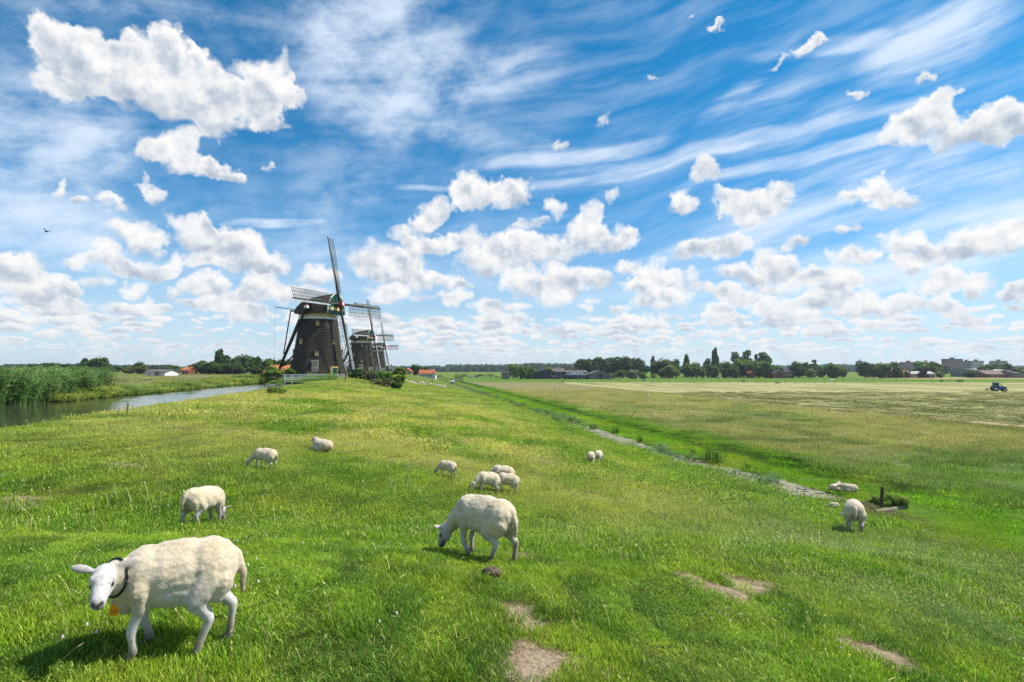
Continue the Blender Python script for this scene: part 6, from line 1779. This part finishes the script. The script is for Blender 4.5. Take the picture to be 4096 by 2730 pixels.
    for sg in (-1, 1):
        dark = np.maximum(dark, 2.2 * np.exp(-(((loc[:, 0] - .238) / .035) ** 2 + ((loc[:, 1] - sg * .019) / .012) ** 2 + ((loc[:, 2] + .016) / .011) ** 2)))
        dark = np.maximum(dark, 1.5 * np.exp(-(((loc[:, 0] - .085) / .024) ** 2 + ((loc[:, 1] - sg * .056) / .022) ** 2 + ((loc[:, 2] - .006) / .013) ** 2)))
    dark = np.maximum(dark, 1.05 * np.exp(-(((loc[:, 0] - .235) / .035) ** 2 + (loc[:, 1] / .021) ** 2 + ((loc[:, 2] + .024) / .017) ** 2)))
    dark = np.maximum(dark, 1.3 * (loc[:, 0] > .12) * (loc[:, 0] < .27) * (np.abs(loc[:, 1]) < .05) * np.exp(-((loc[:, 2] + .055) / .011) ** 2))
    dark = np.clip(dark, 0, .97)
    rumpd = np.exp(-(((co[:, 0] + .44) / .10) ** 2 + (co[:, 1] / .07) ** 2 + ((co[:, 2] - (tail1.z + .02)) / .12) ** 2))
    legd = sstep(-co[:, 2], -.24 - (0 if pose == 'lie' else zc(0)), -.06) * (1 - wool)
    bell = sstep(-co[:, 2], -.42 - zc(0), -.24 - zc(0)) * wool * fbm(co[:, 0] * 9, co[:, 2] * 9 + co[:, 1] * 4, 3, 5)
    dr = np.clip(rumpd * 1.0 + legd * .9 + .5 * (1 - wool) * (loc[:, 0] < -.2) * fbm(co[:, 0] * 14 + co[:, 1] * 6, co[:, 2] * 14, 3, 6) + bell * dirt * 1.6 + ear * .30, 0, .9)
    hair = np.clip(1 - wool, 0, 1)
    dr = np.clip(dr + .55 * (1 - wool) * sstep(fbm(co[:, 0] * 30, co[:, 2] * 30 + co[:, 1] * 20, 3, 9), .52, .7) * (loc[:, 0] < -.1), 0, .9)
    color_attr(me, 'coat', np.stack([hair, np.clip(dark, 0, 1), dr], -1))
    me.materials.append(M_SHEEP)
    root = link(name, me, loc=P0 + Vector((0, 0, dz))); root.rotation_euler = (0, 0, ya); root.scale = (s_, s_, s_)
    tag(root, label, 'lamb' if lamb else 'sheep', group)
    for sg in (-1, 1):
        e = H(.088, sg * .0520, .010)
        v, f = _ball(e, (.0165, .011, .0140), M, 12, 8)
        link('eye', MB().add(v, f).mesh('eye', M_EYE, True), root)
    if hero:
        # collar and numbered tag
        ax_ = (hb - nm_).normalized(); c = nm_.lerp(hb, .30); Fm = frame(ax_)
        pts = [c + Fm @ Vector((0, .108 * math.cos(t), .114 * math.sin(t) - .008)) for t in [2 * math.pi * i / 28 for i in range(29)]]
        col_ = MB().tube(pts, .0075, 7).build('collar', M_COLLAR, root, smooth=True)
        bot = c + Vector((.0, 0, -.150))
        MB().tube([bot + Vector((0, 0, .03)), bot + Vector((.005, .002, -.015))], .006, 6).build('tag_clip', M_METAL, col_)
        # the tag faces the viewer
        fz = Vector((P0.x, P0.y)); to = -fz.normalized(); tx = Vector((F_.dot(to), L_.dot(to), 0)).normalized(); side = Vector((-tx.y, tx.x, 0))
        def tp(a, b_, d_=0.0): return bot + side * a + Vector((0, 0, b_)) + tx * d_
        outl = []
        for i in range(24):
            t = 2 * math.pi * i / 24; a, q = math.sin(t), math.cos(t)
            outl.append((.029 * a * (1 if q < 0 else (1 - .55 * q)), -.060 + .038 * q + (.012 * q if q > 0 else 0)))
        n_ = len(outl); vs = [tp(a, z, .0) for a, z in outl] + [tp(a, z, .006) for a, z in outl]
        tg = MB().add(vs, [tuple(range(n_))[::-1], tuple(range(n_, 2 * n_))] + [(i, (i + 1) % n_, n_ + (i + 1) % n_, n_ + i) for i in range(n_)]).build('number_tag', M_TAG, col_)
        g = MB()
        def seg(p, q, w=.0032):
            p, q = Vector(p), Vector(q); d = (q - p).normalized(); r = Vector((-d.y, d.x)) * w / 2
            A_ = [tp(*(p + r), .0066), tp(*(p - r), .0066), tp(*(q - r), .0066), tp(*(q + r), .0066)]
            g.add(A_, [(0, 1, 2, 3)])
        sgn = 1
        seg((sgn * -.010, -.055), (sgn * -.010, -.077)); seg((sgn * -.0145, -.060), (sgn * -.0095, -.055)); seg((sgn * -.014, -.077), (sgn * -.006, -.077))
        ring = [(sgn * (.007 + .0058 * math.cos(t)), -.066 + .011 * math.sin(t)) for t in [2 * math.pi * i / 14 for i in range(15)]]
        for p, q in zip(ring[:-1], ring[1:]): seg(p, q)
        g.build('number_print', M_INK, col_)
        e = H(-.03, 1 * .13, .062)
        link('ear_tag', MB().box(e.x - .004, e.x + .004, e.y - .014, e.y + .014, e.z - .035, e.z + .006).mesh('ear_tag', simple('green_tag', (.03, .25, .06), .4)), root)
    return root

sheep('large shorn sheep with an orange 10 tag on its black collar, looking at the viewer', 700, 2612, 435, 205, pose='stand', kx=.76, voxel=.0085, hero=True, dirt=.5, sc=.95,
      legs=dict(fl=(.03, .0, 0), fr=(-.05, 0, 0), hl=(.15, .0, 0), hr=(-.10, .0, 0)), head=dict(base=(.50, .13, .60), dir=(-.03, .96, -.30), up=(0, .1, 1)))
sheep('big sheep grazing side-on in the middle, rump to the right, beside a bare patch', 1935, 2240, 252, 146, voxel=.010, dirt=.5, legs=dict(fl=(-.10, 0, 0), fr=(.05, 0, 0), hl=(.10, 0, 0), hr=(-.08, 0, 0)), grazey=.06)
sheep('sheep grazing with its rump turned to us, just behind the tagged one', 815, 2108, 160, 70, voxel=.012, dirt=.3, legs=dict(fl=(.04, 0, 0), fr=(-.02, 0, 0), hl=(-.06, 0, 0), hr=(.08, 0, 0)), grazey=.22)
sheep('small white lamb grazing alone, left of the resting one', 1060, 1880, 86, 172, lamb=True, voxel=.016, legs=dict(hl=(.06, 0, 0), fr=(-.05, 0, 0)), grazey=.12)
sheep('lamb resting on the slope with its head up, nearest to the mills', 1290, 1806, 50, 148, pose='lie', lamb=True, voxel=.016, head=dict(base=(.50, -.02, .22), dir=(.9, .1, -.15)))
sheep('lamb grazing alone in the middle of the slope, left of the group of three', 1790, 1912, 68, 157, lamb=True, voxel=.016, legs=dict(hl=(.08, 0, 0)), grazey=.06)
sheep('lamb grazing head to the left in front of the group of three', 1952, 1978, 88, 203, lamb=True, voxel=.015, legs=dict(fl=(.05, 0, 0), hr=(-.05, 0, 0)), grazey=.10)
sheep('lamb standing partly hidden behind the front one, right of the group of three', 2032, 1974, 80, 180, lamb=True, voxel=.015, legs=dict(hl=(.06, 0, 0)))
sheep('lamb at the back of the group of three, only its body showing', 2012, 1944, 80, 184, lamb=True, voxel=.015)
sheep('lamb seen from behind, left one of the pair on the slope by the ditch', 2364, 1864, 57, 76, lamb=True, voxel=.018, grazey=-.1)
sheep('lamb seen from behind, right and farther one of the pair by the ditch', 2394, 1856, 54, 66, lamb=True, voxel=.018, grazey=.06)
sheep('shaggy ewe grazing away from us beside the concrete culvert', 3420, 2132, 130, 62, voxel=.013, dirt=1.0, grazey=.14)
sheep('lamb lying on the far ditch bank, left of its companion', 3342, 1966, 31, 30, pose='lie', lamb=True, voxel=.02)
sheep('lamb lying on the far ditch bank nuzzling the one to its left', 3396, 1969, 34, 160, pose='lie', lamb=True, voxel=.02, head=dict(base=(.52, .05, .12), dir=(.9, .2, -.2)))
sheep('lamb lying almost hidden in the grass left of the shaggy ewe', 3337, 2030, 20, 170, pose='lie', lamb=True, voxel=.02, head=dict(base=(.50, .1, .0), dir=(.8, .3, -.3)))
sheep('lone white sheep lying in the tawny field', 2592, 1587, 8, 170, pose='lie', voxel=.03, group='sheep lying in the polder field', sc=1.1)
sheep('tiny far sheep lying in the tawny field, towards the farm', 2224, 1556, 6, 170, pose='lie', voxel=.03, group='sheep lying in the polder field', sc=1.1)
sheep('distant white sheep alone on the green field below the white farmhouse', 1676, 1517, 7, 170, pose='lie', voxel=.03, group='sheep beyond the dike', sc=1.0)

# the far flock: each a copy of one of two animals
proto_a = sheep('distant sheep at the left end of the far flock by the bushes', 1624, 1534, 8, 185, voxel=.03, group='far flock at the foot of the dike', sc=.95)
proto_b = sheep('distant sheep lying second from the left end of the far flock', 1632, 1534, 8, 10, pose='lie', voxel=.03, group='far flock at the foot of the dike', sc=.95)
_ord = ['third', 'fourth', 'fifth', 'sixth', 'seventh', 'eighth', 'ninth', 'tenth', 'eleventh', 'twelfth', 'thirteenth', 'fourteenth', 'fifteenth', 'sixteenth', 'seventeenth', 'eighteenth', 'nineteenth', 'twentieth', 'twenty-first', 'last']
FLOCK = [(639, 347, 1), (645, 355, 1), (658, 360, 1), (680, 362, 1), (703, 374, 1), (718, 372, 1), (727, 357, 0), (740, 367, 1), (760, 366, 0), (780, 373, 1), (803, 370, 0), (815, 381, 1), (848, 379, 0), (888, 389, 0), (921, 401, 0), (942, 384, 1), (958, 389, 1), (975, 402, 1), (983, 387, 1), (990, 400, 1)]
for i, (a, b_, lie) in enumerate(FLOCK):
    g_ = ground_at(1400 + a / 2.614, 1400 + b_ / 2.614)
    src = proto_b if lie else proto_a
    c = copy_tree(src); c.location = g_; c.rotation_euler.z = rng.uniform(0, 6.28)
    c['label'] = ('distant %s sheep, %s from the left in the far flock' % ('resting' if lie else 'grazing', _ord[i])) if _ord[i] != 'last' else 'distant resting sheep at the right end of the far flock'

# ---------------- horses
def horse_mesh(kind):
    b = Body()
    b.ell((0, 0, 1.13), (.78, .29, .32)); b.ell((-.55, 0, 1.18), (.34, .28, .31)); b.ell((.5, 0, 1.15), (.32, .25, .34))
    for x, sg in ((.52, 1), (.52, -1), (-.62, 1), (-.62, -1)):
        dx = .12 * sg * (1 if x > 0 else -1)
        if x > 0: b.limb([(x, sg * .16, .98), (x + dx * .4, sg * .17, .62), (x + dx, sg * .17, .36), (x + dx, sg * .17, .10), (x + dx + .05, sg * .17, .04)], [.15, .08, .06, .045, .07])
        else: b.limb([(x, sg * .15, 1.05), (x + .08, sg * .17, .78), (x - .10 + dx, sg * .17, .50), (x + dx, sg * .17, .10), (x + dx + .05, sg * .17, .04)], [.22, .13, .065, .05, .07])
    if kind == 'graze': pts = [(.68, 0, 1.22), (1.05, 0, .85), (1.3, .05, .50)]; hp = [(1.3, .05, .50), (1.42, .05, .22), (1.46, .05, .08)]
    else: pts = [(.66, 0, 1.28), (.92, 0, 1.55), (1.08, 0, 1.72)]; hp = [(1.08, 0, 1.72), (1.32, 0, 1.55), (1.45, 0, 1.42)]
    b.limb(pts, [.24, .17, .13]); b.limb(hp, [.12, .09, .065])
    e = Vector(hp[0])
    for sg in (-1, 1): b.limb([e + Vector((-.05, sg * .06, .10)), e + Vector((-.07, sg * .08, .22))], [.04, .015])
    b.limb([(-.86, 0, 1.28), (-.98, 0, 1.0), (-.96, 0, .55)], [.07, .08, .03])
    me, co, _ = b.grow('horse', .045, 3)
    me.materials.append(MATS['horse_coat'])
    return me
m_, k, out = mat('horse_coat')
oc = k.n('ShaderNodeObjectInfo').outputs['Color']; nn = k.noise(k.n('ShaderNodeTexCoord').outputs['Object'], 2.5, 3, .6); f_ = k.lin(nn, .3, .7, .7, 1.25)
principled(k, out, k.mix(1.0, oc, k.xyz(f_, f_, f_), 'MULTIPLY'), .6, .3)
HM = {'graze': horse_mesh('graze'), 'stand': horse_mesh('stand')}
def rug_mesh():
    b = Body(); b.ell((-.02, 0, 1.16), (.82, .33, .36)); b.ell((-.55, 0, 1.2), (.36, .31, .35)); b.ell((.5, 0, 1.2), (.30, .28, .36))
    me, co, _ = b.grow('rug', .05, 3)
    bm = bmesh.new(); bm.from_mesh(me); bmesh.ops.bisect_plane(bm, geom=bm.verts[:] + bm.edges[:] + bm.faces[:], plane_co=(0, 0, .92), plane_no=(0, 0, -1), clear_outer=True); bm.to_mesh(me); bm.free()
    me.materials.append(simple('blue_horse_rug', (.03, .17, .33), .7, .15, 3)); return me
RUG = rug_mesh()
BRN, DBR, WHT, GRY, PAL = (.13, .05, .022), (.035, .02, .014), (.62, .60, .57), (.20, .215, .225), (.42, .35, .26)
crop2 = lambda a, b_: (2200 + a / 2.353, 1370 + b_ / 2.353)
crop1 = lambda a, b_: (1400 + a / 2.6144, 1400 + b_ / 2.6144)
HORSES = [(crop2(885, 368), GRY, 170, 'graze', 'horse in a bright blue rug, nearest in the pasture', 1), (crop2(567, 359), GRY, 175, 'graze', 'dark-headed horse in a pale blue-grey rug left of the white post', 0), (crop2(659, 360), PAL, 100, 'stand', 'cream horse seen end-on right of the blue-grey one', 0),
 (crop2(684, 347), WHT, 80, 'graze', 'white horse end-on behind the cream one', 0), (crop2(740, 346), DBR, 95, 'stand', 'very dark horse end-on in front of the silvery willow', 0), (crop2(777, 347), BRN, 90, 'stand', 'reddish-brown horse end-on right of the very dark one', 0),
 (crop2(913, 346), DBR, 175, 'graze', 'dark horse grazing right behind the one in the bright blue rug', 0), (crop2(948, 338), PAL, 80, 'stand', 'pale horse behind the dark one, farther off', 0), (crop2(1047, 337), GRY, 70, 'graze', 'grey horse below the second grove, leftmost there', 0),
 (crop2(1098, 349), BRN, 190, 'graze', 'chestnut horse standing below the second grove', 0), (crop2(1189, 347), DBR, 85, 'stand', 'slim dark horse end-on under the gap between groves', 0), (crop2(1252, 335), GRY, 175, 'graze', 'grey horse in the gap between the groves', 0),
 (crop2(1328, 333), BRN, 180, 'graze', 'brown horse below the isolated round tree', 0), (crop2(1357, 333), WHT, 80, 'graze', 'white horse right of the brown one under the round tree', 0), (crop2(1441, 333), BRN, 180, 'graze', 'brown horse below the highest poplar, left of a white one', 0),
 (crop2(1495, 330), WHT, 80, 'stand', 'white horse end-on below the highest poplar', 0), (crop2(1587, 350), GRY, 185, 'graze', 'pale grey rugged horse closer to us near the fence', 0), (crop2(1648, 335), GRY, 175, 'graze', 'light grey horse beneath the large grove, farther off', 0),
 (crop2(1700, 337), BRN, 10, 'graze', 'brown horse standing next to the white one under the large grove', 0), (crop2(1718, 335), WHT, 170, 'stand', 'white horse with raised head beneath the large grove', 0), (crop2(1730, 337), BRN, 20, 'graze', 'red-brown horse right of the white one with raised head', 0),
 (crop2(1798, 336), GRY, 175, 'graze', 'grey-white horse below the orange gable hut', 0), (crop2(1820, 341), BRN, 20, 'graze', 'small brown horse touching the grey-white one', 0), (crop2(1910, 340), WHT, 10, 'graze', 'white horse grazing alone right of the hut', 0),
 (crop2(1957, 335), DBR, 180, 'graze', 'dark horse at the right end of the herd', 0), (crop2(27, 349), BRN, 178, 'graze', 'brown horse in front of the round arena', 0),
 (crop1(1272, 306), GRY, 175, 'graze', 'grey horse at the left end of the herd by the small hedge', 0), (crop1(1286, 296), WHT, 178, 'graze', 'white horse behind the grey one at the left end', 0), (crop1(1315, 300), DBR, 0, 'graze', 'black-brown horse right of the white one at the left end', 0),
 (crop1(1381, 304), GRY, 80, 'stand', 'dapple grey horse end-on left of the brick house', 0), (crop1(1422, 300), BRN, 100, 'stand', 'brown horse end-on left of the thin masts', 0), (crop1(1524, 304), GRY, 100, 'graze', 'grey horse below the brick house', 0), (crop1(1537, 300), DBR, 170, 'graze', 'dark horse just right of the grey one below the brick house', 0),
 (crop1(1569, 303), DBR, 90, 'stand', 'dark horse end-on under the willows', 0), (crop1(1790, 308), BRN, 170, 'graze', 'chestnut horse left of the blue barn, left of two', 0), (crop1(1817, 307), BRN, 5, 'graze', 'red-brown horse left of the blue barn, right of two', 0), (crop1(2124, 309), BRN, 178, 'graze', 'brown horse in front of the blue barn', 0),
 ((3328, 1532), WHT, 200, 'graze', 'large white horse grazing alone right of the wire fence', 0)]
for (X, Y), c_, yw, kd, lb, rug in HORSES:
    g_ = ground_at(X, Y - 1)
    o = link('horse', HM[kd], loc=g_); o.rotation_euler = (0, 0, R(yw)); o.color = (*c_, 1)
    h = .95 if g_.y > 280 else 1.0
    o.scale = (h, h, h); tag(o, lb, 'horse', 'horses grazing in the polder pasture')
    if rug:
        r_ = link('rug', RUG, o)

# ------------------------------------------------------------------ small things in the grass
def lump(name, label, X, Y, rx, rz_, col, cat, seed=1, group=None):
    g_ = ground_at(X, Y); v, f = _ball((0, 0, 0), (1, 1, 1), n=22, m_=14)
    V = np.array([tuple(p) for p in v]); n_ = fbm(V[:, 0] * 2.2 + seed, V[:, 2] * 2.2 + V[:, 1], 4, seed) - .5; V = V * (1 + n_[:, None] * .55)
    V = V * np.array([rx, rx * .75, rz_])
    me = bpy.data.meshes.new(name); me.from_pydata([tuple(p) for p in V], [], f); me.polygons.foreach_set('use_smooth', [True] * len(f))
    me.materials.append(col); o = link(name, me, loc=g_ + Vector((0, 0, rz_ * .55))); tag(o, label, cat, group); return o
M_EARTH = simple('clod_of_earth', (.105, .078, .056), .95, .5, 14, bump=.02)
M_STONE = simple('pale_stone', (.42, .36, .29), .9, .2, 10)
M_DUNG = simple('dark_droppings', (.03, .024, .018), .8, .4, 12, bump=.01)
lump('clod', 'big brown clod of earth in the grass below the middle sheep', 1965, 2306, .098, .068, M_EARTH, 'clod', 5)
for i, (X, Y, r_, lb) in enumerate([(3120, 2416, .035, 'dark droppings right of the largest bare patch'), (2042, 2490, .035, 'dark droppings in the trodden strip left of centre'), (3325, 2405, .025, 'small dark droppings in the grass at the right'), (2372, 1976, .09, 'dark molehill-like clump below the pair of lambs, right one'),
                                    (2343, 1971, .05, 'small dark clump below the pair of lambs, left one'), (2405, 1954, .05, 'dark clump on the short grass right below the pair of lambs'), (605, 1690, .06, 'dark droppings on the dike crest by the canal'), (478, 1694, .06, 'dark droppings at the very edge of the canal bank')]):
    lump('droppings', lb, X, Y, r_, r_ * .5, M_DUNG, 'droppings', 10 + i, 'droppings scattered on the pasture')
for i, (X, Y, r_, lb) in enumerate([(2895, 2335, .02, 'pale flat stone lying in the largest bare patch, upper one'), (2847, 2350, .018, 'pale flat stone lying in the largest bare patch, lower one'), (2213, 1940, .04, 'whitish stone on the slope right of the group of three')]):
    lump('stone', lb, X, Y, r_, r_ * .4, M_STONE, 'stone', 30 + i)
# concrete culvert head over the ditch end
def culvert():
    a, b = ground_at(3505, 2044), ground_at(3615, 2036)
    a.z -= .06; b.z += .05
    root = link('culvert', MB().tube([a - a, (b - a) * .33, (b - a) * .66, (b - a)], [.10, .10, .10, .10], 14).mesh('culvert', simple('weathered_concrete', (.22, .20, .15), .95, .3, 3, bump=.02), False), loc=a)
    tag(root, 'rounded weathered concrete edge of the ditch culvert beside the post', 'culvert')
culvert()
# a thistle and a dock standing against the water
def weed(X, Y, hpx, label, seed, leaves=26, name='dock_plant'):
    g_ = ground_at(X, Y); h = hpx / FPX * g_.y; g = MB(); r = random.Random(seed)
    root = empty(name, g_); tag(root, label, 'plant')
    g.tube([(0, 0, -.05), (.04 * h, 0, h * .5), (0, .02, h)], [.012, .010, .005], 6).build('stem', simple('weed_stem', (.09, .08, .03), .8), root)
    g = MB()
    for i in range(leaves):
        z = h * r.uniform(.15, 1.0); a = r.random() * 6.28; L = h * r.uniform(.14, .26) * (1.1 - z / h * .5); d = Vector((math.cos(a), math.sin(a), r.uniform(-.1, .7))); p = Vector((0, 0, z)); sd_ = Vector((-d.y, d.x, 0)) * .28
        g.add([p, p + d * L * .5 + sd_ * L, p + d * L, p + d * L * .5 - sd_ * L], [(0, 1, 2, 3)])
    lf = g.build('leaves', LEAF, root); lf.color = (.06, .11, .03, 1)
weed(508, 1664, 54, 'tall leafy dock standing alone against the canal water', 3)
weed(473, 1668, 32, 'smaller thin weed left of the tall dock at the canal edge', 4, 14)
weed(1075, 1586, 44, 'dark drooping weed at the canal edge left of the leafy clump', 5, 30)
# bird
def bird():
    p = at(186, 927, 60); root = link('bird', None) if False else None
    g = MB(); v, f = _ball((0, 0, 0), (.22, .08, .08)); g.add(v, f)
    g.add([(.08, .05, .03), (-.08, .05, .03), (-.12, .40, .16), (.02, .42, .17), (.08, .05, .045), (-.08, .05, .045), (-.12, .40, .17), (.02, .42, .18)], [(0, 1, 2, 3), (7, 6, 5, 4), (0, 3, 7, 4), (1, 2, 6, 5), (2, 3, 7, 6)])
    g.add([(.08, -.05, .03), (-.08, -.05, .03), (-.10, -.34, .22), (.03, -.36, .23), (.08, -.05, .045), (-.08, -.05, .045), (-.10, -.34, .235), (.03, -.36, .245)], [(0, 1, 2, 3), (7, 6, 5, 4), (0, 3, 7, 4), (1, 2, 6, 5), (2, 3, 7, 6)])
    g.add([(-.18, -.03, 0), (-.18, .03, 0), (-.36, .06, 0), (-.36, -.06, 0), (-.18, 0, .02), (-.36, 0, .012)], [(0, 1, 4), (1, 2, 5, 4), (0, 4, 5, 3), (0, 3, 2, 1)])
    o = g.build('bird', simple('dark_plumage', (.03, .03, .035), .8), loc=p); o.rotation_euler = (R(10), R(-8), R(170))
    tag(o, 'small dark bird flying in the sky at the left', 'bird')
bird()

# ------------------------------------------------------------------ the thin summer haze that pales the far woods
def build_haze():
    x0, x1, y0, y1, z0, z1 = -2800, 2800, -80, 3000, -12, 48
    me = MB().box(x0, x1, y0, y1, z0, z1).mesh('haze', [])
    m_ = bpy.data.materials.new('haze'); m_.use_nodes = True; m_.node_tree.nodes.clear(); MATS['haze'] = m_
    k = NT(m_.node_tree); out = k.n('ShaderNodeOutputMaterial')
    v = k.n('ShaderNodeVolumePrincipled'); v.inputs['Color'].default_value = (.86, .92, 1, 1); v.inputs['Density'].default_value = .00013; v.inputs['Anisotropy'].default_value = .2
    k.t.links.new(v.outputs[0], out.inputs['Volume'])
    me.materials.append(m_)
    o = link('haze', me); tag(o, 'thin pale summer haze over the polder', kind='stuff')
build_haze()
